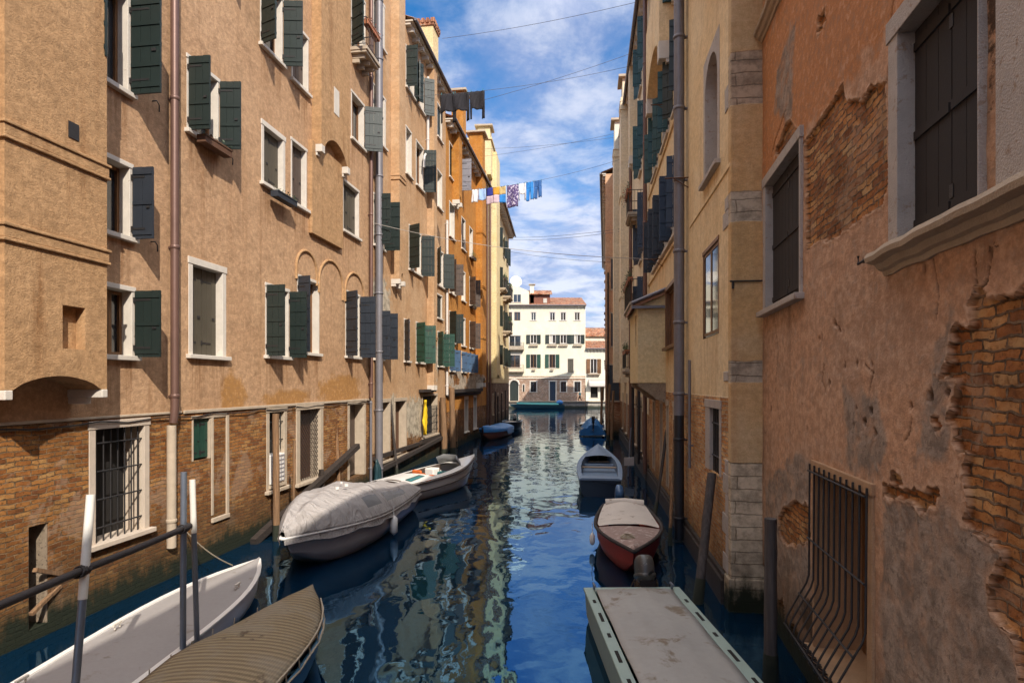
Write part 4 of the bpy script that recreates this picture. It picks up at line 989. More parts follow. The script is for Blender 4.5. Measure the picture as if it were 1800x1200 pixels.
for i, (z0, z1, ww) in enumerate(((.56,.86,.55),(.87,1.2,.34),(1.21,1.55,.6),(1.56,1.9,.36),(1.91,2.25,.55),(2.26,2.5,.4),(6.5,6.78,.55),(6.79,7.02,.4),(8.5,8.9,.4),(3.85,4.02,.5))):
    qn = MB(); RW.box(qn, M0+.162, M0+ww, -.02, .016, z0, z1); qn.build('quoin', M['stonel'], bM, bevel=.012)
fo = MB(); RW.box(fo, M0+.3, M1, -.03, .10, -.6, .42); RW.box(fo, M0+.3, M1, -.03, .06, .421, .52); fo.build('footing', M['beam'], bM, bevel=.02)
downpipe(bM, RW, rt(1208), .125, 3.05, 13.4, mat='zinc', joints=1.72, n=.19, seg=18); downpipe(bM, RW, rt(1208), .118, .05, 3.05, mat='blpipe', joints=1.9, n=.19, seg=18)
downpipe(bM, RW, rt(1219), .035, 1.9, 4.35, mat='zinc', joints=9)
downpipe(bM, RW, M1-.15, .08, .3, 19.0, mat='brpipe', joints=3.1, n=.16)
st = MB()
for z, p in ((7.62,.05),(11.0,.05)): RW.box(st, rt(1200), M1, -.02, p, z, z+.09)
RW.box(st, M0, rt(1213), -.02, .022, 7.45, 7.52); st.build('string_course', M['RM'], bM, bevel=.01)
chimney_breast(bM, RW, rt(1186), rt(1158), .42, 13.3, 15.6, 'RM', .55, 'stone', brh=.5, bw=.35)
# the cream bay hanging over the water
t0, t1, p = 18.3, 21.6, .85
by = MB(); z0, za, zb = 3.84, 6.25, 6.62
by.face([RW.P(t0,-.02,z0), RW.P(t0,p,z0), RW.P(t0,p,za), RW.P(t0,-.02,zb)], [(-.02,z0),(p,z0),(p,za),(-.02,zb)])
by.face([RW.P(t1,-.02,z0), RW.P(t1,p,z0), RW.P(t1,p,za), RW.P(t1,-.02,zb)], [(-.02,z0),(p,z0),(p,za),(-.02,zb)])
hl = (t0+.5, t0+1.0, 5.0, 6.0); RW.facade(by, t0, t1, z0, za, [hl], n=p, rev=.15)
by.face([RW.P(t0,-.02,z0), RW.P(t1,-.02,z0), RW.P(t1,p,z0), RW.P(t0,p,z0)])
bay = by.build('hanging_bay', M['cream_bay'], bM)
q = MB(); RW.box(q, hl[0], hl[1], p-.17, p-.15, hl[2], hl[3]); q.build('bay_window', M['wood'], bay)
q = MB(); tl = [[RW.P(t0-.12+(t1-t0+.2)*i/40, p+.16-(p+.16)*j, 6.24+.42*j+.03*math.sin(i*2.6)) for i in range(41)] for j in (0,.33,.66,1)]
q.grid(tl, 0, True, [[(i*.1,j*.9) for i in range(41)] for j in (0,.33,.66,1)]); q.grid([tl[0],[v_-Vector((0,0,.08)) for v_ in tl[0]]]); q.face([tl[0][0],tl[3][0],tl[3][0]-Vector((0,0,.1)),tl[0][0]-Vector((0,0,.1))]); q.build('bay_roof', M['tile'], bay)
q = MB(); RW.box(q, t0-.16, t0-.06, -.02, p+.2, 6.12, 6.2); q.tube([RW.P(t0-.14,.02,6.70), RW.P(t0-.14,p+.2,6.28)], .06, 6); q.build('bay_flashing', M['zinc'], bay)
for (tt, dep) in ((t0+.02,1.0),(t1-.45,1.0)):
    prof = [(p-.02,z0-.005),(p*.95,z0-.12),(p*.6,z0-.30),(p*.35,z0-.5),(.0,z0-.62),(-.02,z0-.005)]
    q = MB()
    for t_ in (tt, tt+.42): q.face([RW.P(t_, a, b) for a, b in prof])
    for (a, b), (c, d) in zip(prof, prof[1:]): q.face([RW.P(tt,a,b), RW.P(tt,c,d), RW.P(tt+.42,c,d), RW.P(tt+.42,a,b)])
    q.build('bay_corbel', M['stonem'], bay)
rfb = MB(); K = 60
Pm = [[RW.P(M0-.1+(M1-M0+.2)*i/K, .3-s_*6, ztop(M0+(M1-M0)*i/K)+.06+s_*.8) for i in range(K+1)] for s_ in (0,.5,1)]
rfb.grid(Pm, 0, True, [[(s_*6, i*.22) for i in range(K+1)] for s_ in (0,.5,1)]); rfb.build('roof', M['tile'], bM, solid=.12)
# --- P: pale peach house with the planted balconies
P0, P1, ZP = M1+.004, 44.0, 19.4
bP = empty('canal_house', RW.P(33, 0, 0), 0, 'pale peach house with flowered balconies and dark blue shutters, on the right', 'building', 'houses along the canal')
w = lambda *a, **k: window(bP, 'P', RW, *a, **k)
for (z0, z1, s_) in ((17.0,18.7,'teal'),(13.3,15.3,'teal'),(9.3,11.6,'navy'),(5.6,8.2,'navy')):
    for i, t in enumerate((24.0, 26.4, 35.2)):
        w((t, t+1.05, z0, z1), sm=s_, sw=.36, angs=(100,35), fw=.08)
for t in (24.2, 26.3, 29.0, 32.0, 36.0, 40): window(bP, 'P', RW, (t, t+1.0, .8, 3.2), 'none', fm='stoned', fw=.15, depth=.3, pane='black')
mb = MB(); RW.facade(mb, P0, P1, -.6, ZP, HOLES['P']); RW.body(mb, P0, P1, -.6, ZP); mb.build('wall', M['RP'], bP)
rfp = eave(bP, RW, P0, P1, ZP, brackets=.8, over=.35)
chimney_breast(bP, RW, 33.2, 34.6, .55, 3.9, ZP+.4, 'RP', .3, None, bands=[(ZP-.3,ZP+.2),(14.2,14.3),(8.6,8.7)])
chimney_breast(bP, RW, 37.5, 38.9, .75, 3.9, 18.6, 'RP', .3, None, bands=[(18.1,18.6)]); chimney_breast(bP, RW, 29.2, 30.0, .35, 15.0, ZP, 'RP', .5, 'stone', brh=.4, bw=.3)
chimney(bP, RW, 33.3, 34.4, -.3, .45, ZP+.2, ZP+1.5, 'RP'); chimney(bP, RW, 37.6, 38.8, -.1, .7, 18.6, 20.4, 'far2')
for (a, b, z) in ((25.6,27.2,11.4-.2),(24.6,28.6,7.6-.4),(27.6,30.2,4.5)): balcony(bP, RW, a, b, .62, z, h=.95 if z > 5 else .8)
fo = MB(); RW.box(fo, P0, P1, -.03, .12, -.6, .5); RW.box(fo, P0, P1, -.03, .05, .51, .62); fo.build('footing', M['beam'], bP)
downpipe(bP, RW, 31.4, .09, .4, ZP, mat='brpipe', joints=3); downpipe(bP, RW, 26.2, .07, .3, 4.4, mat='blpipe', joints=2, n=.15); downpipe(bP, RW, 29.0, .07, .3, 4.0, mat='blpipe', joints=2, n=.2)
# --- Q: rose house at the right canal mouth
Q0, Q1, ZQ = 44.2, 80.0, 19.3
bQ = empty('canal_house', QW.P(50, 0, 0), 0, 'narrow rose and brick house end at the right canal mouth', 'building', 'houses along the canal')
mb = MB()
for i, t in enumerate((46.0, 50.5, 55, 60, 66, 72)):
    for (z0, z1) in ((13.3,15.3),(9.3,11.3),(5.6,7.6)): window(bQ, 'Q', QW, (t, t+1.1, z0, z1), 'closed', sm='navy', fw=.08, inset=.06)
QW.facade(mb, Q0, Q1, -.6, ZQ, HOLES['Q']); QW.body(mb, Q0, Q1, -.6, ZQ, 7); mb.build('wall', M['RQ'], bQ)
eave(bQ, QW, Q0, Q1, ZQ, brackets=.8, over=.3)
EW = Wall(tuple(QW.P(Q0,0,0)[:2]), (-QW.n.x, -QW.n.y), 1)           # its end wall, seen from the bridge
for (x0, x1, z0, z1) in ((.42,.95,6.6,9.0),(.42,.95,10.8,13.0),(.3,1.0,2.6,5.2)):
    fb = MB(); EW.box(fb, x0, x1, .0, .05, z0, z1); ww_ = fb.build('window', M['slate'], bQ)
    fb = MB(); EW.box(fb, x0-.08, x1+.08, .0, .07, z1, z1+.1); EW.box(fb, x0-.08, x1+.08, .0, .09, z0-.1, z0); fb.build('sill', M['stoned'], ww_)
downpipe(bQ, EW, 1.25, .07, .4, 18.5, mat='brpipe', joints=3); downpipe(bQ, EW, .2, .06, .4, 12, mat='blpipe', joints=3)
# unseen house block added behind the bridge to shade the near boats
bZ = empty('canal_house', NW.P(-14, 0, 0), 0, 'plain unseen house block behind the viewer, added to shade the near boats', 'building', 'houses along the canal')
mb = MB(); NW.facade(mb, -24, -7.3, -.6, 12.3); NW.body(mb, -24, -7.3, -.6, 12.3); mb.build('wall', M['plain'], bZ)

# ================================================================== ACROSS THE FAR CANAL
FS = 97/F
fx = lambda x: (x-CX)*FS
fz = lambda y: H+(CY-y)*FS
def fr(xl, xr, yt, yb): return (fx(xl), fx(xr), fz(yb), fz(yt))
bF = empty('quay_house', (3, 97, 1.0), 0, 'four storey cream house with green shutters facing the canal across the far quay', 'building')
w = lambda *a, **k: window(bF, 'F', FW, *a, **k)
ZF = fz(537)
for x0, x1 in ((892.5,901),(903,915.5)): w(fr(x0,x1,547.5,563.5), 'glass', fm='stone', fw=.1, depth=.15, sill=False)
for x0, x1 in ((932,943.5),(965,977),(984,996),(1008.5,1020.5)): w(fr(x0,x1,547.5,563.5), 'glass', sash='whitew', fw=.16, depth=.12)
for x0, x1 in ((931.5,944),(965,977.5),(984,996.5),(1009,1021)): w(fr(x0,x1,587.5,604), 'open', sm='green', sash='whitew', fw=.1, depth=.15, angs=(8,8), sw=.62, batt=1)
for x0, x1 in ((931.5,944),(964.5,977)): w(fr(x0,x1,622,646.5), 'open', sm='greenl', sash='wood', fw=.1, depth=.15, angs=(8,8), sw=.62, batt=1)
w(fr(997,1009,629.5,655), 'closed', sm='olive', fw=.1, depth=.15, inset=.08)
w(fr(893,917,588,612), 'glass', sash='whitew', fw=.2, depth=.2); w(fr(894,916,622,646), 'glass', sash='wood', fw=.2, depth=.2)
for x0, x1 in ((931,944.5),(984,997),(1008,1022)): w(fr(x0,x1,669,689), 'glass', fm='stone', sash='slate', fw=.16, depth=.12)
w(fr(964.5,978.5,668.5,704.2), 'closed', sm='navy', fm='stone', fw=.18, depth=.2, sill=False, inset=.12)
ad = fr(895,912.5,668,704.4); w(ad, 'closed', sm='green', fm='stone', fw=.12, depth=.2, sill=False, inset=.12, lintel=False)
w(fr(918,923,675,688.5), 'none', fm='stone', fw=.1, depth=.15, pane='black', sill=False)
for x0, x1 in ((870,880),(850,860)):
    for a, b in ((547,563),(588,606),(622,646),(669,689)): w(fr(x0,x1,a,b), 'open', sm='green', sw=.6, angs=(8,8), batt=1)
mb = MB(); FW.facade(mb, -14, fx(1029), .95, ZF, HOLES['F']); FW.body(mb, -14, fx(1029), .95, ZF, 10)
gx = [(fx(880),ZF),(fx(930),ZF),(fx(930),fz(512)),(fx(901),fz(499)),(fx(872),fz(512)),(fx(872),ZF)]
mb.face([FW.P(a,.01,b) for a, b in gx], [(a,b) for a, b in gx]); mb.face([FW.P(a,-6,b) for a, b in gx], [(a,b) for a, b in gx])
for (a,b),(c,d) in zip(gx[1:], gx[2:]): mb.face([FW.P(a,.01,b), FW.P(c,.01,d), FW.P(c,-6,d), FW.P(a,-6,b)], [(a,b),(c,d),(c,d+1),(a,b+1)])
mb.build('wall', M['far'], bF)
for x0, x1 in ((892.5,901),(903,915.5)):
    q = MB(); FW.box(q, fx(x0), fx(x1), .0, .04, fz(531), fz(517.5)); ww_ = q.build('window', M['glass'], bF); q = MB(); FW.box(q, fx(x0)-.1, fx(x1)+.1, .0, .08, fz(531)-.1, fz(531)); FW.box(q, fx((x0+x1)/2)-.04, fx((x0+x1)/2)+.04, .0, .06, fz(531), fz(517.5)); q.build('frame', M['stone'], ww_)
q = MB(); K = 14; tcx, trx = (ad[0]+ad[1])/2, (ad[1]-ad[0])/2
q.tube([FW.P(tcx-trx*math.cos(math.pi*i/K), .02, ad[3]-trx*.9+trx*math.sin(math.pi*i/K)) for i in range(K+1)], .16, 6); q.build('door_arch', M['stone'], bF)
eave(bF, FW, fx(872)-6, fx(1029), ZF, over=.5, depth=7, brackets=.55, pitch=.30)
q = MB(); FW.box(q, fx(931), fx(967.5), -5, -.9, ZF+.2, fz(514)); dm = q.build('roof_dormer', M['hullbrown'], bF)
q = MB(); K = 60; q.grid([[FW.P(fx(928)+(fx(971)-fx(928))*i/K, -.4-d_, fz(516.5)+d_*.42+.04*math.sin(i*1.5)) for i in range(K+1)] for d_ in (0,1,2.3)], 0, True, [[(i*.06, d_) for i in range(K+1)] for d_ in (0,1,2.3)])
q.build('dormer_roof', M['tile'], dm, solid=.1); q = MB(); FW.box(q, fx(955.5), fx(962), -.89, -.8, fz(531), fz(523)); q.build('dormer_window', M['curtain'], dm)
chimney(bF, FW, fx(932), fx(939), -1.6, -.9, ZF+.2, fz(499), 'far2')
q = MB(); q.box(FW.P(fx(902), -.2, fz(499)+.35), (.12,.12,.7)); q.box(FW.P(fx(902), -.2, fz(499)+.5), (.5,.12,.12)); q.build('roof_cross', M['stone'], bF)
for (xa, xb, y) in ((893,921,613),(893,921,652)):
    balcony(bF, FW, fx(xa), fx(xb), .8, fz(y), h=1.0, mat='rust')
q = MB(); FW.box(q, -14, fx(1029), -.02, .10, fz(664)-.08, fz(664)+.08); q.build('string_course', M['far2'], bF)
bG = empty('quay_house', (14, 97, 1.0), 0, 'low white shop house with tiled roof beside the cream house on the far quay', 'building')
ZG = fz(613)
window(bG, 'G', FW, fr(1037,1050,630,656), 'open', sm='wood', sash='whitew', fw=.1, depth=.15, angs=(8,8), sw=.62, batt=1)
window(bG, 'G', FW, fr(1037,1052,679,699), 'none', fm='stone', depth=.4, pane='black', fw=.1); window(bG, 'G', FW, fr(1054,1063,678,704), 'none', fm='stone', depth=.4, pane='black', fw=.1, sill=False)
mb = MB(); FW.facade(mb, fx(1029)+.004, 21, .95, ZG, HOLES['G']); FW.body(mb, fx(1029)+.004, 21, .95, ZG, 10); FW.box(mb, fx(1031), 21, -11, -5, ZG, fz(586)); mb.build('wall', M['far2'], bG)
eave(bG, FW, fx(1029)+.2, 21, ZG, over=.5, depth=4, brackets=.55, pitch=.34)
q = MB(); K = 120; q.grid([[FW.P(fx(1030)+9*i/K, -4.6-d_, fz(587)+d_*.45+.03*math.sin(i*1.9)) for i in range(K+1)] for d_ in (0,1.6,3.2,4)], 0, True, [[(i*.075, d_) for i in range(K+1)] for d_ in (0,1.6,3.2,4)]); q.build('roof', M['tile'], bG, solid=.12)
q = MB(); q.grid([[FW.P(fx(1034)+i*.28, .02+j*.5, fz(667)-.0-j*.42) for i in range(12)] for j in range(3)]); q.grid([[FW.P(fx(1034)+i*.28, 1.02, fz(667)-.84-j*.16) for i in range(12)] for j in range(3)]); q.build('awning', M['cover'], bG, solid=.02)
balcony(bG, FW, fx(1033), fx(1054), .5, fz(656.5), h=.7)
for i, (x0, x1, y) in enumerate(((930,946,606),(962,979,606),(982,998,606),(1007,1023,606))):
    flower_box(('leftmost','second','third','rightmost')[i] + ' of four long planted boxes under the upper windows of the cream house', FW, fx(x0), fx(x1), .12, fz(y)-.22, amt=30, h=.2, d=.25, box='stoned', group='flower boxes on the cream house')
for i, (x0, x1, y) in enumerate(((935,941,649),(967,973,649))):
    flower_box(('left','right')[i] + ' of two small plant pots below green shuttered windows of the cream house', FW, fx(x0), fx(x1), .12, fz(y)-.2, amt=24, h=.2, d=.25, box='stoned', group='flower boxes on the cream house')
flower_box('leafy hedge-like box along the top balcony of the cream house', FW, fx(892), fx(921), .55, fz(612)+.02, amt=260, grow=.5, h=.3, d=.3, box='stoned', group='flower boxes on the cream house')
# ---- water, bed, quay
mb = MB(); mb.face([(-900,-300,0),(900,-300,0),(900,96,0),(-900,96,0)]); struct(mb.build('water', M['water']))
mb = MB(); mb.face([(-900,-300,-1.6),(900,-300,-1.6),(900,900,-1.6),(-900,900,-1.6)]); struct(mb.build('ground', M['quay']))
mb = MB(); mb.box((0, 94.06+400, -.3), (1800, 800, 2.6)); struct(mb.build('quay', M['quay']))
mb = MB(); mb.box((0, 94.0, 1.07), (1800, .5, .14)); struct(mb.build('kerb', M['stoned']))

# ================================================================== BOATS
def hull(L, B, g0, bow, stern=.82, rake=.5, keel=-.25, n=18, tmax=.45, p=2.3, chine=.84, flat=.0):
    """stations from stern (x=-L/2) to bow; returns gunwale points and a mesh builder"""
    S = []
    for i in range(n+1):
        t = i/n; x = -L/2+L*t
        hb = stern+(1-stern)*math.sin(math.pi/2*min(1,t/tmax)) if t < tmax else 1-((t-tmax)/(1-tmax))**p
        hb = max(hb, .012)*B/2
        g = g0+(bow-g0)*t**2.2; k = keel if t < .7 else keel+(g*.55-keel)*((t-.7)/.3)**2.4
        S.append((x, hb, g, k, t))
    mb = MB(); rows = []
    for x, hb, g, k, t in S:
        rx = lambda z: x + rake*(max(z,0)/bow)*t**5
        half = [(hb, g), (hb*.985, g-.07), (hb*.95, g*.45), (hb*chine, .06), (hb*.45, max(k,-.18)*.8), (0.0, k)]
        half = [(y, max(z, k) if y else z) for y, z in half]
        rows.append([Vector((rx(z), y, z)) for y, z in half] + [Vector((rx(z), -y, z)) for y, z in half[-2::-1]])
    mb.grid(rows, 0, True); mb.face(rows[0], None, 0)
    return mb, S, lambda t, z: rake*(max(z,0)/bow)*t**5
def gun(S, f, i, inset=0.0, dz=0.0, side=1):
    x, hb, g, k, t = S[i]; return Vector((x+f(t, g), side*max(0, hb-inset), g+dz))
def rubrail(S, f, r, dz=-.03, mat='iron'):
    mb = MB(); L_ = [gun(S, f, i, -.012, dz, 1) for i in range(len(S))]; R_ = [gun(S, f, i, -.012, dz, -1) for i in range(len(S))]
    mb.tube(L_+R_[::-1], r, 7); return mb
def deck(S, f, i0, i1, inset, dz, crown=0.0, m=0, mb=None, nj=8, drop=lambda t,s: 0.0):
    mb = mb or MB(); P = []
    for i in range(i0, i1+1):
        a = gun(S, f, i, inset, dz, -1); b = gun(S, f, i, inset, dz, 1)
        P.append([a.lerp(b, j/nj)+Vector((0,0,crown*math.sin(math.pi*j/nj)+drop(S[i][4], j/nj*2-1))) for j in range(nj+1)])
    mb.grid(P, m, True); return mb
def strip(S, f, i0, i1, in0, in1, dz0=0.0, dz1=0.0, m=0, mb=None):
    mb = mb or MB()
    for sd in (-1, 1): mb.grid([[gun(S,f,i,in0,dz0,sd), gun(S,f,i,in1,dz1,sd)] for i in range(i0,i1+1)], m, False)
    return mb
def outboard(par, loc, rz, cm='motorblack', tilt=0.0, s=1.0):
    e = MB(); Mx = Matrix.Rotation(rz,3,'Z') @ Matrix.Rotation(tilt,3,'Y'); o = Vector(loc)
    q = lambda x, y, z: o + Mx @ Vector((x*s, y*s, z*s))
    e.tube([q(.0,0,-.02), q(-.03,0,-.35), q(-.05,0,-.75)], [.085*s,.07*s,.05*s], 10); e.blob(q(-.06,0,-.8), (.20*s,.055*s,.055*s), M=Mx); e.tube([q(.12,0,.0), q(.12,0,-.3)], .05*s, 8); e.box(q(.16,0,-.12), (.1*s,.26*s,.26*s), M=Mx)
    e.box(q(-.05,0,-.95), (.10*s,.02,.2*s), M=Mx)
    e.tube([q(.08,0,.08), q(.45,.03,.15)], .022*s, 6)
    ob = e.build('outboard_motor', M['motorblack'], par, local=True)
    c = MB(); c.blob(q(-.03,0,.20), (.27*s,.155*s,.25*s), e=.62, M=Mx); c.blob(q(-.04,0,.10), (.285*s,.165*s,.05*s), e=.5, M=Mx); c.build('motor_cowl', M[cm], ob, local=True)
    pr = MB()
    for k in range(3):
        a = 2*math.pi*k/3; pr.mesh([q(-.26,0,-.8), q(-.28,.13*math.cos(a-.3),-.8+.13*math.sin(a-.3)), q(-.25,.14*math.cos(a+.3),-.8+.14*math.sin(a+.3))], [(0,1,2)])
    pr.build('propeller', M['steel'], ob, local=True, solid=.012)
    return ob
def fender(par, p, r=.09, l=.42):
    mb = MB(); p = Vector(p); mb.tube([p+Vector((0,0,.22)), p, p-Vector((0,0,.03)), p-Vector((0,0,.09)), p-Vector((0,0,l-.08)), p-Vector((0,0,l-.02)), p-Vector((0,0,l))], [.008,.008,.03,r,r,.04,.01], 10)
    return mb.build('fender', M['white'], par, local=True)
def boat(loc, fwd, label, cat='boat', name='moored_boat'):
    return empty(name, (loc[0], loc[1], 0), math.atan2(fwd[1], fwd[0]), label, cat, 'boats moored along the canal')
def rope(par, pts, r=.012, mat='rope'):
    mb = MB(); mb.tube(pts, r, 6); return mb.build('mooring_rope', M[mat], par, local=True)
def sag(a, b, s, k=12): return [Vector(a).lerp(Vector(b), i/k)-Vector((0,0,s*4*(i/k)*(1-i/k))) for i in range(k+1)]

# white skiff, lower left
e = boat((-4.87, 7.7), (0.02, 1), 'long white skiff with a flat sunlit pointed deck beside the brick wall')
mb, S, f = hull(6.7, 1.42, .44, .47, stern=.9, rake=.2, tmax=.5, p=3.0); hl = mb.build('hull', M['white'], e, local=True)
n = len(S)-1
strip(S, f, 0, n, -.015, .06, .012, .012).build('gunwale', M['white'], e, local=True, solid=.03)
deck(S, f, 0, n, .06, .006, .05).build('deck', M['skiffdeck'], e, local=True)
mb = MB()
for (x, y) in ((.3,.48),(-1.2,.5),(1.9,-.38)): mb = MB(); mb.box((x,y,.56), (.16,.03,.03)); mb.tube([(x-.05,y,.5),(x-.05,y,.56)], .012, 6); mb.tube([(x+.05,y,.5),(x+.05,y,.56)], .012, 6); mb.build('cleat', M['stone'], e, local=True); rope(e, sag((2.9,.2,.56), (4.4,2.0,.9), .1))
# brown-matted boat, bottom left
e = boat((-3.32, 5.85), (.072, 1), 'blue boat under a ribbed brown mat cover in the bottom left corner')
mb, S, f = hull(6.3, 1.54, .50, .52, stern=.88, rake=.15, tmax=.5, p=3.6); mb.build('hull', M['hullblue'], e, local=True); n = len(S)-1
rubrail(S, f, .03, -.02).build('rub_rail', M['hullblue'], e, local=True)
deck(S, f, 0, n, .0, .10, .075, nj=14, drop=lambda t, s_: .035*math.sin(t*21)*abs(s_)-.05*abs(s_)**5).build('cover', M['ribbed'], e, local=True, solid=.03)
mb = MB()
for i in range(1, n): mb.tube([gun(S,f,i,-.02,.11,-1), gun(S,f,i,-.03,-.06,-1)], .008, 5); mb.tube([gun(S,f,i,-.02,.11,1), gun(S,f,i,-.03,-.06,1)], .008, 5)
mb.tube([gun(S,f,i,-.035,-.02+.02*(i%2),-1) for i in range(n+1)], .014, 6); mb.tube([gun(S,f,i,-.02,.125,-1) for i in range(n)], .012, 6); mb.build('lashing', M['rope'], e, local=True)
# grey cuddy boat under canvas
e = boat((-4.05, 15.05), (-.10, -1), 'grey motorboat under a pale canvas cover with smoky side windows')
mb, S, f = hull(6.0, 2.15, .62, .86, stern=.9, rake=.7, tmax=.5, p=2.7); mb.build('hull', M['greyhull'], e, local=True); n = len(S)-1
rubrail(S, f, .035, -.03).build('rub_rail', M['white'], e, local=True)
def cz(t, s_):
    prof = [(0,.16),(.12,.27),(.3,.40),(.45,.54),(.58,.62),(.74,.62),(.86,.52),(.94,.35),(1,.10)]
    for (a,b),(c,d) in zip(prof, prof[1:]):
        if a <= t <= c: q = (t-a)/(c-a); q = q*q*(3-2*q); hh = b+(d-b)*q; break
    return hh*(1-abs(s_)**3.4)**.75 + .018*math.sin(t*37+s_*3)*(1-s_*s_) + .045*math.sin(t*11-s_*9)*(1-s_*s_)+.02*math.sin(t*52+s_*6)*(1-s_*s_)
cv = deck(S, f, 0, n, -.04, .03, 0, nj=24, drop=cz)
for sd in (-1, 1):
    cv.grid([[gun(S,f,i,-.045,.03,sd), gun(S,f,i,-.03,-.10,sd), gun(S,f,i,-.055-.02*math.sin(i*2.7),-.17+.04*math.sin(i*1.9),sd)] for i in range(n+1)])
for i in range(n):
    for j in range(24):
        if 5 <= i <= 12 and j in (1,2,21,22) and i != 10: cv.mi[i*24+j] = 1
cv.build('canvas_cover', [M['canvas'], M['clear']], e, local=True, weld=True)
fender(e, (.2, 1.13, .55), .10, .5)
mb = MB(); mb.tube([(1.2,.3,1.42),(1.2,.3,1.47)], .05, 8); mb.tube([(1.5,.2,1.4),(1.5,.2,1.45)], .05, 8); mb.tube([(1.0,.1,1.45),(1.0,.1,1.49)], .03, 8); mb.build('cover_vents', M['white'], e, local=True)
# white speedboat
e = boat((-2.85, 21.0), (.48, .88), 'white speedboat with a teal stripe and orange cushions beside the stained wall')
mb, S, f = hull(4.6, 1.75, .62, .92, stern=.88, rake=.55, tmax=.45, p=2.2); mb.build('hull', M['white'], e, local=True); n = len(S)-1
rubrail(S, f, .03, -.04).build('rub_rail', M['brown'], e, local=True)
mb = MB(); mb.tube([gun(S,f,i,-.004,-.30-.02*i/n,-1) for i in range(2,n)], .02, 6); mb.tube([gun(S,f,i,-.004,-.30-.02*i/n,1) for i in range(2,n)], .02, 6); mb.build('hull_stripe', M['brown'], e, local=True)
dk = deck(S, f, 0, 6, .02, .015, .07); deck(S, f, 13, n, .02, .015, .10, mb=dk); strip(S, f, 6, 13, .02, .26, .015, .05, mb=dk); dk.build('deck', M['white'], e, local=True)
dk = deck(S, f, 6, 13, .26, -.32, 0); strip(S, f, 6, 13, .26, .27, .05, -.32, mb=dk); dk.build('cockpit', M['brown'], e, local=True)
mb = MB(); mb.box((-.40,.25,.56), (.32,.4,.22)); mb.box((-.52,.25,.70), (.10,.4,.22)); mb.box((-.40,-.28,.55), (.30,.32,.2)); mb.build('cushions', M['orange'], e, local=True, bevel=.05)
mb = MB(); mb.box((.45,-.2,.56), (.3,.4,.2)); mb.build('seat', M['tealp'], e, local=True, bevel=.04); mb = MB(); mb.box((.46,.32,.62), (.4,.4,.28)); mb.build('seat', M['white'], e, local=True, bevel=.04)
mb = MB(); P = [gun(S,f,13,.2,.05,-1), gun(S,f,14,.35,.06,0), gun(S,f,13,.2,.05,1)]
mb.grid([[P[0], P[0]+Vector((-.25,.05,.28))],[Vector((P[1].x,-.3,P[1].z)), Vector((P[1].x-.3,-.28,P[1].z+.34))],[Vector((P[1].x,.3,P[1].z)), Vector((P[1].x-.3,.28,P[1].z+.34))],[P[2], P[2]+Vector((-.25,-.05,.28))]]); mb.build('windscreen', M['clear'], e, local=True, solid=.015)
mb = MB(); mb.grid([[Vector((-1.95+i*.16, -.62+j*.12+i*.03, .66+.075*math.sin(math.pi*(.13+(j*.12+i*.03)/1.6)))) for j in range(3)] for i in range(7)]); mb.build('deck_stripe', M['tealp'], e, local=True, solid=.012)
mb = MB(); mb.blob((-2.12,.0,.66), (.18,.42,.055)); mb.build('engine_well', M['brown'], e, local=True)
# blue covered boat, then a small white-decked one beyond it
e = boat((-1.25, 42.4), (-.25, -1), 'rust-brown rowing boat under a smooth blue tarpaulin along the shaded left wall')
mb, S, f = hull(5.2, 1.75, .62, .72, stern=.85, rake=.3, tmax=.5, p=2.2); mb.build('hull', M['hullbrown'], e, local=True); n = len(S)-1
dk = deck(S, f, 0, n, -.05, .03, .22, nj=14, drop=lambda t, s_: .05*math.sin(t*9)*(1-abs(s_)))
for sd in (-1,1): dk.grid([[gun(S,f,i,-.05,.03,sd), gun(S,f,i,-.06,-.16 if i > 8 else -.4,sd)] for i in range(n+1)])
dk.build('tarpaulin', M['tarpblue'], e, local=True, weld=True)
e = boat((.0, 50.5), (-.1, -1), 'small dark open boat with a pale deck moored beyond the blue tarpaulin boat')
mb, S, f = hull(4.6, 1.7, .6, .7, stern=.85); mb.build('hull', M['hulldark'], e, local=True); n = len(S)-1
strip(S, f, 0, n, -.01, .12, .02, .02).build('gunwale', M['bluegrey'], e, local=True, solid=.04); deck(S, f, 0, n, .12, -.3).build('floor', M['bluegrey'], e, local=True); deck(S, f, 12, n, .1, .03, .04).build('foredeck', M['bleached'], e, local=True)
outboard(e, (-2.42,0,.72), 0, 'motorgrey')
# right bank: blue-grey open boat
e = boat((3.44, 23.4), (.135, 1), 'blue-grey open wooden boat with plank thwarts and black hull by the right wall')
mb, S, f = hull(7.0, 1.66, .56, 1.02, stern=.84, rake=.2, tmax=.42, p=2.0); mb.build('hull', M['hulldark'], e, local=True); n = len(S)-1
strip(S, f, 0, n, -.02, .14, .02, .02).build('gunwale', M['bluegrey'], e, local=True, solid=.05)
dk = deck(S, f, 1, 14, .15, -.30); strip(S, f, 0, 14, .14, .16, .0, -.30, mb=dk); dk.build('floor', M['bluegrey'], e, local=True)
deck(S, f, 12, n, .10, .03, .07).build('foredeck', M['bluegrey'], e, local=True); deck(S, f, 0, 2, .1, .025, .0).build('stern_deck', M['bluegrey'], e, local=True)
for (x, m_, wd) in ((-.1,'plank',.26),(.7,'bluegrey',.16),(1.7,'plank',.3)):
    mb = MB(); mb.box((x,0,.53), (wd,1.34 if x < 1 else 1.0,.04)); mb.build('thwart', M[m_], e, local=True, bevel=.008)
mb = MB(); mb.box((-3.47,0,.54), (.06,1.3,.18)); mb.build('transom_board', M['bluegrey'], e, local=True)
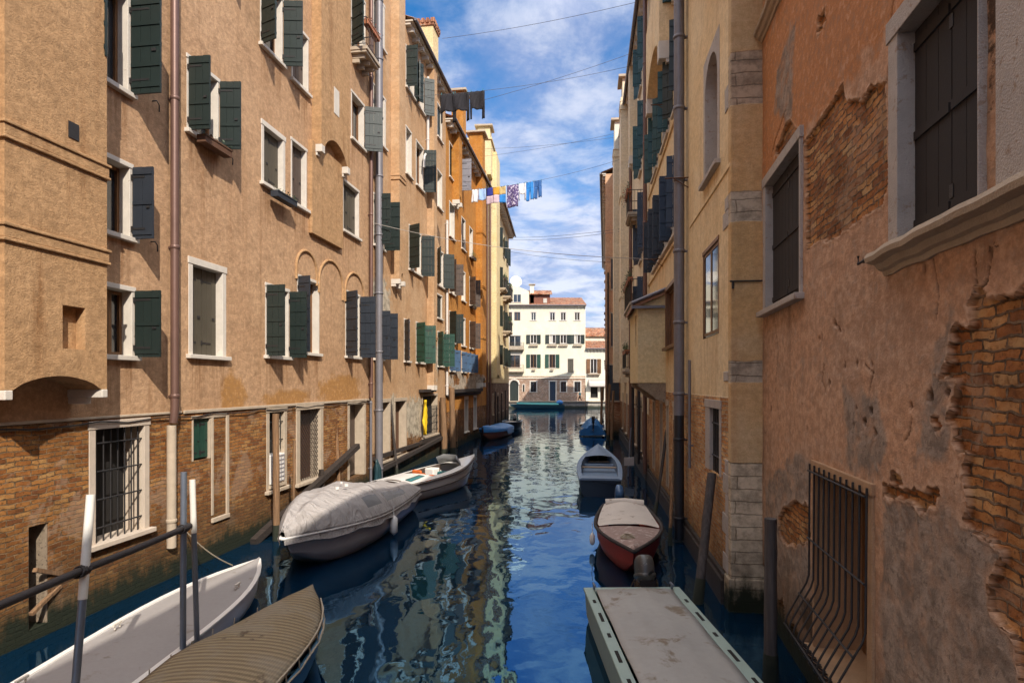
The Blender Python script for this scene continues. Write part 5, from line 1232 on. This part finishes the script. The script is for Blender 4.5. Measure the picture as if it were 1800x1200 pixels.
# red boat with dirty white deck
e = boat((2.72, 13.9), (-.15, -1), 'small red boat with a dirty white cover and faded rose foredeck')
mb, S, f = hull(4.6, 1.5, .50, .62, stern=.72, rake=.35, tmax=.5, p=2.0); mb.build('hull', M['hullred'], e, local=True); n = len(S)-1
rubrail(S, f, .038, -.005).build('gunwale', M['poled'], e, local=True)
deck(S, f, 11, n, .03, .015, .05).build('foredeck', M['rosedeck'], e, local=True)
deck(S, f, 1, 11, .05, .03, .09, nj=12, drop=lambda t, s_: .05*math.cos(t*8)+.03*math.sin(t*19+s_*2)*(1-abs(s_))).build('white_cover', M['bleached'], e, local=True)
mb = MB(); mb.tube([(-1.95,-.5,.62),(-1.95,0,.66),(-1.95,.5,.62)], .10, 10); mb.build('rolled_edge', M['bleached'], e, local=True)
mb = MB()
for k in range(3): mb.tube([(1.75+.14*math.cos(a)*(1-.2*k), -.08+.14*math.sin(a)*(1-.2*k), .66+.02*k) for a in [2*math.pi*i/16 for i in range(17)]], .014, 6)
mb.build('rope_coil', M['rope'], e, local=True)
outboard(e, (-2.42,-.12,.66), 0, 'motorblue', tilt=R(28), s=.8); fender(e, (.4,-.82,.4), .06, .3)
# sea-green work boat, bottom right
e = boat((1.98, 6.6), (-.02, 1), 'flat sea-green work boat with a stained grey deck cover, bottom right')
L_, B_ = 5.85, 1.55
mb = MB(); prof = [(-B_/2,.50),(-B_/2+.03,.1),(-B_/2+.15,-.2),(B_/2-.15,-.2),(B_/2-.03,.1),(B_/2,.50)]
rows = [[Vector((x, y*(1 if abs(x) < 2.5 else .97), z)) for y, z in prof] for x in (-L_/2,-2.4,0,2.4,L_/2)]
mb.grid(rows, 0, False); mb.face(rows[0]); mb.face(rows[-1]); mb.build('hull', M['seagreen'], e, local=True)
mb = MB(); hw = .155
for y in (-B_/2+hw/2, B_/2-hw/2): mb.box((0,y,.515), (L_,hw,.05))
mb.box((L_/2-.09,0,.515), (.18,B_-2*hw-.002,.05)); mb.box((-L_/2+.09,0,.515), (.18,B_-2*hw-.002,.05)); mb.build('side_deck', M['seagreen'], e, local=True, bevel=.012)
mb = MB()
for sd in (-1,1):
    for i in range(9): mb = MB(); mb.box((-2.5+i*.6, sd*(B_/2-.08), .542), (.30 if i%2 else .12, .045, .012)); mb.build('deck_slot', M['black'], e, local=True, bevel=.005)
mb = MB(); mb.grid([[Vector((-L_/2+.2+(L_-.42)*i/20, -(B_/2-hw-.02)+(B_-2*hw-.04)*j/10, .545+.05*math.sin(math.pi*j/10)+.012*math.sin(i*1.3+j*.7)+.01*math.sin(j*2.1))) for j in range(11)] for i in range(21)])
mb.build('deck_cover', M['tarpgrey'], e, local=True, solid=.025)
for y in (.62,-.62): mb = MB(); mb.tube([(L_/2-.12,y,.55),(L_/2-.12,y,.63)], .02, 8); mb.tube([(L_/2-.2,y,.62),(L_/2-.04,y,.62)], .018, 8); mb.build('cleat', M['steel'], e, local=True)
outboard(e, (L_/2+.20,-.28,.56), math.pi, 'motordark', tilt=R(-20), s=.95)
mb = MB(); rnd = random.Random(3)
for k in range(40):
    a = Vector((L_/2+.10+rnd.uniform(-.08,.2), -.28+rnd.uniform(-.17,.17), .62+rnd.uniform(-.1,.02))); mb.tube([a, a+Vector((rnd.uniform(-.08,.12),rnd.uniform(-.08,.08),-rnd.uniform(.15,.4)))], .012, 4)
mb.build('weed_tangle', M['soil'], e, local=True)
# far boats
e = boat((6.15, 45.6), (.1, 1), 'white boat heaped with a bright blue tarpaulin at the right canal mouth')
mb, S, f = hull(5.0, 1.9, .65, .85, stern=.86); mb.build('hull', M['white'], e, local=True); n = len(S)-1
rows = [[Vector((-2.75+2.6*i/12, (-.92+1.84*j/12)*(1-.10*math.sin(i*1.7+j)), .12+1.15*math.sin(math.pi*min(1,max(.0,j/12)))**.6*(.62+.38*math.sin(math.pi*i/12))+.08*math.sin(i*2.3+j*1.9))) for j in range(13)] for i in range(13)]
mb = MB(); mb.grid(rows); mb.face(rows[0]); mb.build('tarpaulin', M['tarpblue'], e, local=True); deck(S, f, 9, n, .02, .02, .08).build('foredeck', M['white'], e, local=True)
outboard(e, (-2.85,0,1.15), 0, 'motorblack', s=.8)
e = boat((4.1, 91.8), (-1, .0), 'long dark boat with a teal cover moored at the far quay')
mb, S, f = hull(8.0, 1.9, .62, .75, stern=.7, rake=.5); mb.build('hull', M['hullteal'], e, local=True); n = len(S)-1
deck(S, f, 2, n-2, .0, .03, .28, nj=10).build('cover', M['tarpteal'], e, local=True); mb = MB(); mb.blob((-3.3,0,.95), (.55,.5,.4)); mb.build('blue_bundle', M['tarpblue'], e, local=True)

# ================================================================== POSTS, RAIL, FENDER BEAMS
hash = lambda s_: sum(ord(c)*(i+1) for i, c in enumerate(s_))
def post(label, a, b, r0, r1, mat='pole', name='mooring_pole', cat='mooring pole', group='mooring poles', seg=12, white=None, rag=.012):
    a, b = Vector(a), Vector(b); mb = MB(); K = 14; pts = []; rs = []; rnd = random.Random(hash(label) % 999)
    for i in range(K+1):
        t = i/K; p = a.lerp(b, t)+Vector((rnd.uniform(-rag,rag)*.7, rnd.uniform(-rag,rag)*.7, 0)); pts.append(p); rs.append((r0+(r1-r0)*t)*(1+rnd.uniform(-.05,.05)*(rag > 0)))
    mb.tube(pts, rs, seg); root = mb.build(name, M[mat]); tag(root, label, cat, group)
    if rag and a.z < 0 and r0 > .04:
        wz = (-.05-a.z)/(b.z-a.z); wt = (.38-a.z)/(b.z-a.z); wm = MB(); wm.tube([a.lerp(b, wz+(wt-wz)*k/5) for k in range(6)], [r0*1.13, r0*1.16, r0*1.12, r0*1.13, r0*1.08, r0*1.03], seg); wm.build('weed_collar', M['weed'], root)
    if white:
        m2 = MB(); m2.tube([a.lerp(b, white), b+Vector((0,0,.02))], r1*1.12, seg); m2.build('white_sleeve', M['gum'], root)
    return root
post('thick weathered mooring pole before the air conditioner at the brick wall', (-5.72,14.4,-.8), (-5.76,14.42,3.08), .085, .075)
post('thin mooring pole with a white lower band before the lattice window', (-5.45,14.75,-.8), (-5.44,14.8,2.4), .035, .03)
post('leaning mooring pole between lattice window and white-framed doorway', (-5.48,19.0,-.8), (-5.72,19.15,2.75), .07, .055)
post('thin dark leaning pole before the bricked windows, teal net at its foot', (-5.05,22.2,-.8), (-5.28,22.9,3.1), .055, .045, 'poled')
post('dark pole leaning on the wall between the two bricked-up windows', (-4.55,23.9,-.8), (-5.05,24.3,3.75), .06, .045, 'poled')
for i, (x, y, zt_) in enumerate(((-3.55,31.4,3.1),(-3.15,32.0,3.6))):
    post(('shorter','taller')[i]+' of two thick sunlit poles in the water before the orange house', (x,y,-.8), (x-.12,y,zt_), .17, .15)
post('slim post in the water below the orange house doorway', (-3.3,35.5,-.8), (-3.32,35.5,2.3), .05, .045)
for i, (y, h) in enumerate(((48.2,3.2),(50.2,2.8),(53.5,3.0),(57.2,3.2))):
    x = YW.P(y,.45,0).x; post(('first','second','third','fourth')[i]+' dark post along the shaded foot of the yellow house', (x,y,-.8), (x,y,h), .07, .06, 'poled')
post('big square-topped tarred post standing close to the barred window', (3.30,7.55,-.8), (3.28,7.5,2.1), .085, .075, 'polewet', rag=.004)
post('grey pole leaning against the wall by the stone pier', (3.06,10.05,-.8), (3.70,10.95,2.15), .085, .08, 'polewet')
post('slim black pole tilted outward beside the cream bay', (3.85,16.5,-.8), (4.80,18.3,2.45), .05, .045, 'poled')
post('brown wooden pole leaning by the black foot of the fat drainpipe', (3.62,13.7,-.8), (4.1,14.9,2.9), .045, .035)
post('thin pale pole with a white board by the blue-grey boat', (4.75,24.4,-.6), (4.95,24.6,2.0), .03, .025, 'steel')
for i, (x, y, h) in enumerate(((6.1,36.5,3.4),(6.45,40.0,3.8),(6.5,43.6,3.6))):
    post(('first','second','third')[i]+' reddish post along the rose house foot at the canal mouth', (x,y,-.8), (x+.15,y,h), .10, .08)
post('thin post at the edge of the far quay near the walker', (11.6,93.6,-.6), (11.6,93.6,3.6), .07, .06, 'pole')
wp = post('bluish tube post leaning in the lower left, white sleeve on top', (-4.17,5.45,-.8), (-4.2,5.9,2.68), .036, .036, 'steel', 'railing_post', 'post', 'tube posts of the landing rail', 14, .72, 0)
post('taller straight steel tube post at the end of the dark rail', (-4.15,7.45,-.8), (-4.15,7.48,2.69), .037, .037, 'steel', 'railing_post', 'post', 'tube posts of the landing rail', 12, None, 0)
post('shorter steel tube post with white sleeve at the end of the dark rail', (-4.05,7.68,-.8), (-4.15,7.68,2.54), .033, .033, 'steel', 'railing_post', 'post', 'tube posts of the landing rail', 12, .80, 0)
mb = MB(); pts = [Vector((-4.22,3.0,1.985)), Vector((-4.22,4.4,1.985)), Vector((-4.215,5.0,1.98)), Vector((-4.2,5.75,1.985)), Vector((-4.19,6.5,1.97)), Vector((-4.16,7.3,1.975)), Vector((-4.15,7.62,1.98))]
mb.tube(pts, .038, 12); rl = mb.build('hand_rail', M['rail']); tag(rl, 'dark horizontal tube rail tied to the three tube posts', 'rail')
for (y, x) in ((5.78,-4.2),(7.47,-4.15)):
    mb = MB()
    for k in range(5): mb.tube([Vector((x+.052*math.cos(a), y-.05+.025*k+.02*math.sin(a), 1.98+.052*math.sin(a))) for a in [2*math.pi*i/12 for i in range(13)]], .010, 5)
    mb.build('lashing', M['rail'], rl)
def beam(label, a, b, d, mat='beam'):
    a, b = Vector(a), Vector(b); mb = MB(); K = 12; x = (b-a).normalized(); y = x.cross(Vector((0,0,1))).normalized(); z = y.cross(x)
    P = []; rnd = random.Random(4)
    for i in range(K+1):
        c = a.lerp(b, i/K); j = [rnd.uniform(.85,1.1) for _ in range(4)]
        P.append([c+y*d/2*j[0]+z*d/2, c-y*d/2*j[1]+z*d/2*j[2], c-y*d/2-z*d/2*j[3], c+y*d/2-z*d/2, c+y*d/2*j[0]+z*d/2])
    mb.grid(P, 0, False); mb.face(P[0][:4]); mb.face(P[-1][:4]); return tag(mb.build('fender_beam', M[mat]), label, 'timber beam', 'timber beams on the walls')
beam('long dark bar slanting up the brick wall behind the covered boat', LW.P(14.2,.22,.05), LW.P(20.6,.16,1.68), .17)  # long dark bar rising along the brick wall
beam('dark timber fender along the stained wall behind the white speedboat', LW.P(22.4,.22,.55), LW.P(32.2,.24,1.0), .16)
beam('short upright dark bar at the slanting bar by the lattice window', LW.P(17.9,.16,.5), LW.P(17.92,.13,1.25), .12)  # short dark upright where the slanting bar crosses

# ---- air conditioner, net, cloth, mats
acr = (LW.px(473), LW.px(499), 1.2, 2.0); e = empty('air_conditioner', LW.P(acr[0]+.4, 0, 1.2), 0, 'white air conditioner unit in the lower half of a barred window', 'air conditioner')
mb = MB(); LW.box(mb, acr[0], acr[1], -.3, .03, 1.22, 1.98); mb.build('casing', M['white'], e, bevel=.02)
mb = MB()
for i in range(5): t = acr[0]+.06+(acr[1]-acr[0]-.12)*i/4; mb.tube([LW.P(t,.045,1.26), LW.P(t,.045,1.94)], .008, 5)
for i in range(7): z = 1.27+.66*i/6; mb.tube([LW.P(acr[0]+.05,.05,z), LW.P(acr[1]-.05,.05,z)], .008, 5)
mb.build('fan_grille', M['greyp'], e); mb = MB(); LW.box(mb, acr[0]-.03, acr[1]+.03, -.3, .06, 1.13, 1.2); mb.build('bracket', M['stoned'], e)
mb = MB(); mb.grid([[Vector((-5.05+.13*math.sin(i*1.1)*min(1,j/3)+(i-4)*.022*(j/10), 22.05+(i-4)*.03, 1.0-.12*j)) for i in range(9)] for j in range(11)]); tag(mb.build('fishing_net', M['hullteal'], solid=.03), 'teal net or rag hanging at the foot of a thin dark pole', 'net')
c0 = LW.P(LW.px(739.5), .22, 3.05); mb = MB()
mb.grid([[c0 + Vector((LW.d.x, LW.d.y, 0))*((i/8-.5)*(.10+.36*math.sin(math.pi*min(1,(j/16))**1.7)**1.0)) + Vector((LW.n.x, LW.n.y, 0))*(.07*math.sin(i*1.5+j*.5)) - Vector((0,0,j*.105+.05*abs(i/8-.5)*math.sin(j))) for i in range(9)] for j in range(17)])
tag(mb.build('hanging_cloth', M['yellow'], solid=.02), 'bright yellow cloth hanging on the stained wall by an iron grille', 'cloth')
mb = MB(); mb.box((4.82,24.35,.62), (.42,.04,.34), R(8)); tag(mb.build('white_board', M['cover'], bevel=.008), 'small white board fixed to the thin pale pole above the water', 'board')

# ---- flower boxes and plants
flower_box('green trough with dry stems on the sill of the high left window', LW, LW.px(338), LW.px(386), .10, 8.80, ('soil','plantd'), 'rust', amt=40, grow=.08)
flower_box('grey-green trough below the closed olive shutters left of the chimney breast', LW, LW.px(468), LW.px(503), .12, 8.55, ('plant','plantd'), 'slate', amt=30, grow=.08)
flower_box('box of red flowers on the small high balcony by the chimney breast', LW, LW.px(618), LW.px(640), .40, 16.1, ('soil','plantd'), 'terra', flowers='flower', amt=70, droop=.3)
for i, (a, b, z, nn, lab) in enumerate(((25.7,27.1,12.1,.5,'box of red flowers on the highest peach house balcony'),(24.8,28.4,8.12,.5,'long trailing planter along the wide peach house balcony'),(27.7,30.0,5.25,.45,'row of small green plants on the low peach house balcony'))):
    flower_box(lab, RW, a, b, nn, z, box='terra', flowers='flower' if i == 0 else None, amt=240, grow=.3, droop=.35 if i < 2 else 0)
flower_box('plant box on the higher orange house window, green bush', LW, LW.px(826), LW.px(831.5), .05, 13.9-1.7, amt=70, grow=.35, droop=.25, box='brown')
flower_box('plant box on the middle orange house window, dry stems', LW, LW.px(826), LW.px(831.5), .05, 8.9, ('soil','plantd'), 'brown', amt=60, grow=.2, droop=.25)
for i, (a, b, z) in enumerate(((59.4,61.8,13.4),(59.2,61.4,9.9),(53.8,55.4,13.3))):
    flower_box(('planter with dark bush on the yellow house balcony beside the dish','planter on the lower balcony at the yellow house corner','planter on the yellow house balcony nearest the orange house')[i], YW, a, b, .6, z, amt=120, grow=.4, droop=.3, box='brown')
for i, (t, n_) in enumerate(((21.95,.5),(22.6,.45))):
    c = RW.P(t, n_, 4.62); e = empty('potted_plant', c, 0, ('terracotta pot nearest the cream bay on a small stone ledge','terracotta pot farther along the small stone ledge by the bay')[i], 'potted plant', 'potted plants on the right wall')
    mb = MB(); mb.tube([c, c+Vector((0,0,.02)), c+Vector((0,0,.22)), c+Vector((0,0,.221)), c+Vector((0,0,.26))], [.07,.085,.12,.135,.135], 12); mb.build('pot', M['terra'], e); mb = MB(); mb.leaves(c+Vector((0,0,.40)), (.2,.2,.18), 70, .04, ms=[0,1]); mb.tube([c+Vector((0,0,.24)), c+Vector((.02,0,.42))], .012, 5); mb.build('leaves', [M['plant'], M['plantd']], e)
sh = MB(); RW.box(sh, 21.7, 23.0, -.02, .72, 4.54, 4.618); RW.box(sh, 21.8, 21.95, -.02, .5, 4.2, 4.538); RW.box(sh, 22.7, 22.85, -.02, .5, 4.2, 4.538); sh.build('stone_shelf', M['stoned'], bM, bevel=.012)

# ================================================================== CABLES AND LAUNDRY
def cable(label, a, b, s=.12, r=.009, mat='cable', name='cable', cat='cable', group='cables across the canal'):
    mb = MB(); mb.tube(sag(a, b, s, 24), r, 5); return tag(mb.build(name, M[mat]), label, cat, group)
def lpt(x, y): t = LW.px(x); return LW.P(t, .02, LW.zz(y, t))
def rpt(x, y): t = RW.px(x); return RW.P(t, .02, RW.zz(y, t))
L1a, L1b = lpt(712.5,170), rpt(1128,112); L2a, L2b = lpt(799,336), rpt(1104,276)
c1 = cable('clothesline holding three black tops high by the tan house', L1a, L1b, .25, .008, name='clothesline', cat='clothesline', group='clotheslines')
c2 = cable('clothesline holding the colourful laundry near the orange house', L2a, L2b, .35, .009, name='clothesline', cat='clothesline', group='clotheslines')
for i, (a, b, lab) in enumerate(((lpt(777,68),rpt(1128,2),'highest cable crossing the blue sky'),(lpt(795,190),rpt(1113,93),'cable rising right from behind the black tops'),
        (lpt(850,262),rpt(1092,240),'nearly level cable just above the bright laundry'),(lpt(850,275),rpt(1093,232),'cable slanting up to the right above the bright laundry'))):
    cable(lab, a, b, .15, .010)
cable('upper of two parallel cables midway over the canal', YW.P(YW.px(885),.02,YW.zz(417,YW.px(885))), rpt(1102,401), .2, .013); cable('lower of two parallel cables midway over the canal', YW.P(YW.px(885),.02,YW.zz(421,YW.px(885))), rpt(1102,405), .25, .013)
cable('low cable sagging toward a bracket on the ochre house', lpt(655,392), rpt(1158,455), .3, .010, 'cablel'); cable('thin cable over the far canal mouth', YW.P(YW.px(885),.02,YW.zz(440,YW.px(885))), rpt(1100,462), .2, .012)
def line_at(a, b, s, x):                                           # point of a sagging line seen at photo column x
    lo, hi = 0.0, 1.0
    for _ in range(40):
        m = (lo+hi)/2; p = Vector(a).lerp(Vector(b), m)
        if CX+F*p.x/p.y < x: lo = m
        else: hi = m
    return Vector(a).lerp(Vector(b), lo)-Vector((0,0,s*4*lo*(1-lo)))
def garment(name, label, kind, line, x0, x1, drop, mat, cat):
    a, b, s = line; p0, p1 = line_at(a, b, s, x0), line_at(a, b, s, x1); wd = (p1-p0); ac = Vector((-wd.y, wd.x, 0)).normalized(); rnd = random.Random(int(x0))
    ph = rnd.uniform(0,6)
    def pt(u_, v_): return p0+wd*u_+Vector((0,0,-v_*drop))+ac*(.085*math.sin(u_*7+ph)*min(1,v_*1.5)+.045*math.sin(u_*15+v_*5+ph))
    def patch(us, vs, mb, m=0, nu=8, nv=10):
        mb.grid([[pt(us[0](v)+(us[1](v)-us[0](v))*i/nu, v) for i in range(nu+1)] for v in [vs[0]+(vs[1]-vs[0])*j/nv for j in range(nv+1)]], m)
    mb = MB(); K = lambda c: (lambda v: c)
    e = None
    if kind == 'top':
        patch((lambda v: .06-.02*v, lambda v: .94+.02*v), (0,.80), mb)
        e = mb.build(name, M[mat], solid=.012); tag(e, label, cat, 'laundry on the lines')
        for us in ((lambda v: -.03+.06*v, lambda v: .13+.02*v),(lambda v: .86, lambda v: 1.03+.02*v)):
            q = MB(); patch(us, (0.02,1.28), q, nu=3); q.build('sleeve', M[mat], e, solid=.02)
    elif kind == 'trousers':
        patch((K(0),K(1)), (0,.34), mb)
        patch((lambda v: -.02, lambda v: .5-.12*(v-.34)), (.34,1), mb, nu=4); patch((lambda v: .5+.10*(v-.34), K(1.02)), (.34,.97), mb, nu=4)
        e = mb.build(name, M[mat], solid=.02); tag(e, label, cat, 'laundry on the lines')
    elif kind == 'towel':
        ms = ['cl_navy','cl_amber','cl_sand','cl_lilac','cl_lilac','cl_blue']
        for j in range(2):
            for i in range(3): patch((K(i/3),K((i+1)/3)), (j*.5,j*.5+.5), mb, j*3+i, 4, 6)
        e = mb.build(name, [M[k] for k in ms], solid=.008); tag(e, label, cat, 'laundry on the lines')
    else:
        patch((lambda v: .0+.02*math.sin(v*5), lambda v: 1+.03*math.sin(v*4)), (0,1), mb); e = mb.build(name, M[mat], solid=.01); tag(e, label, cat, 'laundry on the lines')
    pg = MB()
    for u_ in (.08,.92): c = pt(u_, 0); pg.box(c+Vector((0,0,.02)), (.025,.05,.09))
    pg.build('clothes_pegs', M['tealp'], e)
l1 = (L1a, L1b, .25); l2 = (L2a, L2b, .35)
for i, (a, b) in enumerate(((774,799),(798,824),(826,851))): garment('black_top', ('left','middle','right')[i]+' of three black long-sleeved tops on the high line', 'top', l1, a, b, .98, 'tee', 'top')
garment('white_sheet', 'white and light blue cloth leftmost on the bright laundry line', 'sheet', l2, 829, 840, .75, 'cl_white', 'laundry'); garment('pale_cloth', 'light blue piece hanging between white cloths by the orange house', 'sheet', l2, 841, 854, .68, 'cl_ltblue', 'laundry')
garment('patchwork_towel', 'patchwork towel of navy, amber, sand, lilac and blue squares', 'towel', l2, 855, 889, .95, None, 'towel'); garment('patterned_skirt', 'purple patterned cloth, longest piece on the laundry line', 'sheet', l2, 891, 911, 1.32, 'cl_pattern', 'skirt')
garment('white_shirt', 'crumpled white shirt between patterned cloth and blue trousers', 'top', l2, 912, 924, .8, 'cl_white', 'shirt'); garment('light_trousers', 'bright blue trousers on the laundry line', 'trousers', l2, 925, 938, 1.10, 'cl_blue', 'trousers'); garment('dark_jeans', 'darker blue jeans at the right end of the laundry', 'trousers', l2, 939, 952, 1.05, 'cl_jean', 'jeans')
# wall rods for lines on the right
for (x, y, x2, lab) in ((1283,495,1338,'thin black iron rod jutting out from the stone pier face'),):
    mb = MB(); t = M0-.035; a = RW.P(M0-.03,.35,RW.zz(495,M0)); mb.tube([RW.P(M0-.04,.03,RW.zz(495,M0)), RW.P(M0-.04,-.50,RW.zz(495,M0))], .014, 6); mb.tube([RW.P(M0-.04,-.02,RW.zz(495,M0)), RW.P(M0-.04,-.02,RW.zz(508,M0))], .02, 6); mb.build('iron_rod', M['iron'], bM)
for (x, y) in ((1165,455),(1178,183),(1210,312)):
    t = RW.px(x); z = RW.zz(y, t); mb = MB(); mb.tube([RW.P(t,-.02,z), RW.P(t,.55,z)], .016, 6); mb.tube([RW.P(t,-.02,z-.25), RW.P(t,.35,z-.01)], .012, 6); mb.build('line_bracket', M['rust'], bM)

# ================================================================== WALKER ON THE FAR QUAY
px_, py_ = 10.95, 95.4
e = empty('person', (px_, py_, 1.002), R(90), 'person in a teal top and black trousers walking along the far quay', 'person')
def skin(name, verts, edges, mat, par, root=0):
    me = bpy.data.meshes.new(name); me.from_pydata([v[:3] for v in verts], edges, []); o = bpy.data.objects.new(name, me); link(o, par); me.materials.append(M[mat])
    md = o.modifiers.new('skin','SKIN')
    for i, v in enumerate(verts): me.skin_vertices[0].data[i].radius = (v[3], v[4] if len(v) > 4 else v[3])
    me.skin_vertices[0].data[root].use_root = True
    ss = o.modifiers.new('sub','SUBSURF'); ss.levels = 1; ss.render_levels = 2; return o
# local: x forward (walk direction after rotation is along the quay), z up
V = [(0,0,.92,.13,.15),(0,0,1.12,.11,.14),(.01,0,1.36,.12,.17),(.02,0,1.47,.055),(.03,0,1.56,.05),(.04,0,1.64,.095,.085),(.04,0,1.72,.075),
     (0,.18,1.40,.055),(-.10,.23,1.14,.042),(-.02,.25,.92,.032),(.03,.26,.84,.035),(0,-.18,1.40,.055),(.12,-.22,1.16,.042),(.30,-.22,1.06,.032),(.37,-.22,1.05,.035),
     (.02,.09,.86,.09),(.20,.09,.48,.06),(.22,.09,.10,.042),(.32,.09,.035,.04),(-.02,-.09,.86,.09),(-.08,-.09,.48,.06),(-.36,-.09,.16,.042),(-.30,-.09,.06,.038)]
Ed = [(0,1),(1,2),(2,3),(3,4),(4,5),(5,6),(2,7),(7,8),(8,9),(9,10),(2,11),(11,12),(12,13),(13,14),(0,15),(15,16),(16,17),(17,18),(0,19),(19,20),(20,21),(21,22)]
for v in range(len(V)):
    V[v] = V[v]
e.rotation_euler = (0,0,math.pi)
bd = skin('body', V, Ed, 'skin', e)
skin('teal_top', [(0,0,.90,.15,.175),(0,0,1.12,.13,.165),(.01,0,1.36,.14,.19),(.015,0,1.45,.075),(0,.18,1.40,.075),(-.10,.23,1.14,.058),(-.03,.25,.96,.045),(0,-.18,1.40,.075),(.12,-.22,1.16,.058),(.27,-.22,1.07,.045)], [(0,1),(1,2),(2,3),(2,4),(4,5),(5,6),(2,7),(7,8),(8,9)], 'cl_teal', e)
skin('trousers', [(0,0,.93,.14,.165),(.02,.09,.84,.11),(.20,.09,.48,.08),(.22,.09,.13,.062),(-.02,-.09,.84,.11),(-.08,-.09,.48,.08),(-.35,-.09,.18,.062)], [(0,1),(1,2),(2,3),(0,4),(4,5),(5,6)], 'cl_black', e)
mb = MB(); mb.blob((.02,0,1.685), (.105,.092,.09)); mb.build('hair', M['brown'], e, local=True)
mb = MB(); mb.blob((.33,.09,.05), (.14,.05,.05)); mb.build('shoe', M['cl_black'], e, local=True); mb = MB(); mb.blob((-.31,-.09,.06), (.13,.05,.05)); mb.build('shoe', M['cl_black'], e, local=True)

# ================================================================== CAMERA, SUN, SKY
cam = bpy.data.cameras.new('camera'); co = bpy.data.objects.new('camera', cam); C.objects.link(co)
co.location = (0,0,H); co.rotation_euler = (R(90),0,0); cam.sensor_width = 36; cam.lens = 36*F/1800; cam.shift_y = (CY-600)/1800; cam.clip_end = 3000; cam.clip_start = .1
bpy.context.scene.camera = co
dv = Vector((-1.0, 2.2, -1.85)).normalized()                      # the way sunlight travels
sl = bpy.data.lights.new('sun','SUN'); sl.energy = 2.9; sl.angle = R(.5); sl.color = (1.0,.91,.79)
so = bpy.data.objects.new('sun', sl); C.objects.link(so); so.rotation_euler = dv.to_track_quat('-Z','Y').to_euler(); so.location = (20,-30,40)
S_ = bpy.context.scene
wd = bpy.data.worlds.new('World'); S_.world = wd; wd.use_nodes = True; t = wd.node_tree; t.nodes.clear()
class WG(NG):
    def __init__(s, t): s.t = t
g = WG(t); out = g.n('ShaderNodeOutputWorld'); bg = g.n('ShaderNodeBackground'); g.l(bg.outputs[0], out.inputs[0])
sky = g.n('ShaderNodeTexSky', sky_type='NISHITA'); sky.sun_disc = False
sky.sun_elevation = math.asin(-dv.z); sky.sun_rotation = math.atan2(-dv.x, -dv.y); sky.altitude = 10; sky.air_density = 1.0; sky.dust_density = .4; sky.ozone_density = 2.5
hs = g.n('ShaderNodeHueSaturation'); hs.inputs['Saturation'].default_value = 1.45; hs.inputs['Value'].default_value = .72; g.l(sky.outputs[0], hs.inputs['Color'])
dr = g.n('ShaderNodeTexCoord').outputs['Generated']; x, y, z = g.sep(dr)
den = g.add(g.mx(z, 0.0), .16); cp = g.comb(g.math('DIVIDE', x, den), g.math('DIVIDE', y, den))
n1 = g.noise(cp, 1.15, 9, .60, .15); n2 = g.noise(cp, 3.8, 8, .62, .3); n3 = g.noise(cp, .45, 3, .5)
dens = g.add(g.add(g.mul(n1, .62), g.mul(n2, .22)), g.mul(n3, .30))
low = g.step(z, .08, .46, .075, -.035)
cm = g.step(g.add(dens, low), .42, .66)
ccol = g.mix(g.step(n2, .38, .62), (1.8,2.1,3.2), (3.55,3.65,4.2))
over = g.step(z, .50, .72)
ccol = g.mix(over, ccol, (10.2,10.3,10.6))  # brighter cloud cover added overhead, out of view, to light the shaded walls
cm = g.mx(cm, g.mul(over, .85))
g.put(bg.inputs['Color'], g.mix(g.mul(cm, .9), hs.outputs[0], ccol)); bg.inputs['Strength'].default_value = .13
S_.view_settings.view_transform = 'Standard'; S_.view_settings.look = 'None'; S_.view_settings.exposure = .95; S_.view_settings.gamma = 1
S_.render.engine = 'CYCLES'; S_.cycles.use_denoising = True; S_.cycles.max_bounces = 7; S_.cycles.adaptive_threshold = .02; S_.cycles.diffuse_bounces = 4; S_.cycles.glossy_bounces = 4; S_.cycles.caustics_reflective = False; S_.cycles.caustics_refractive = False
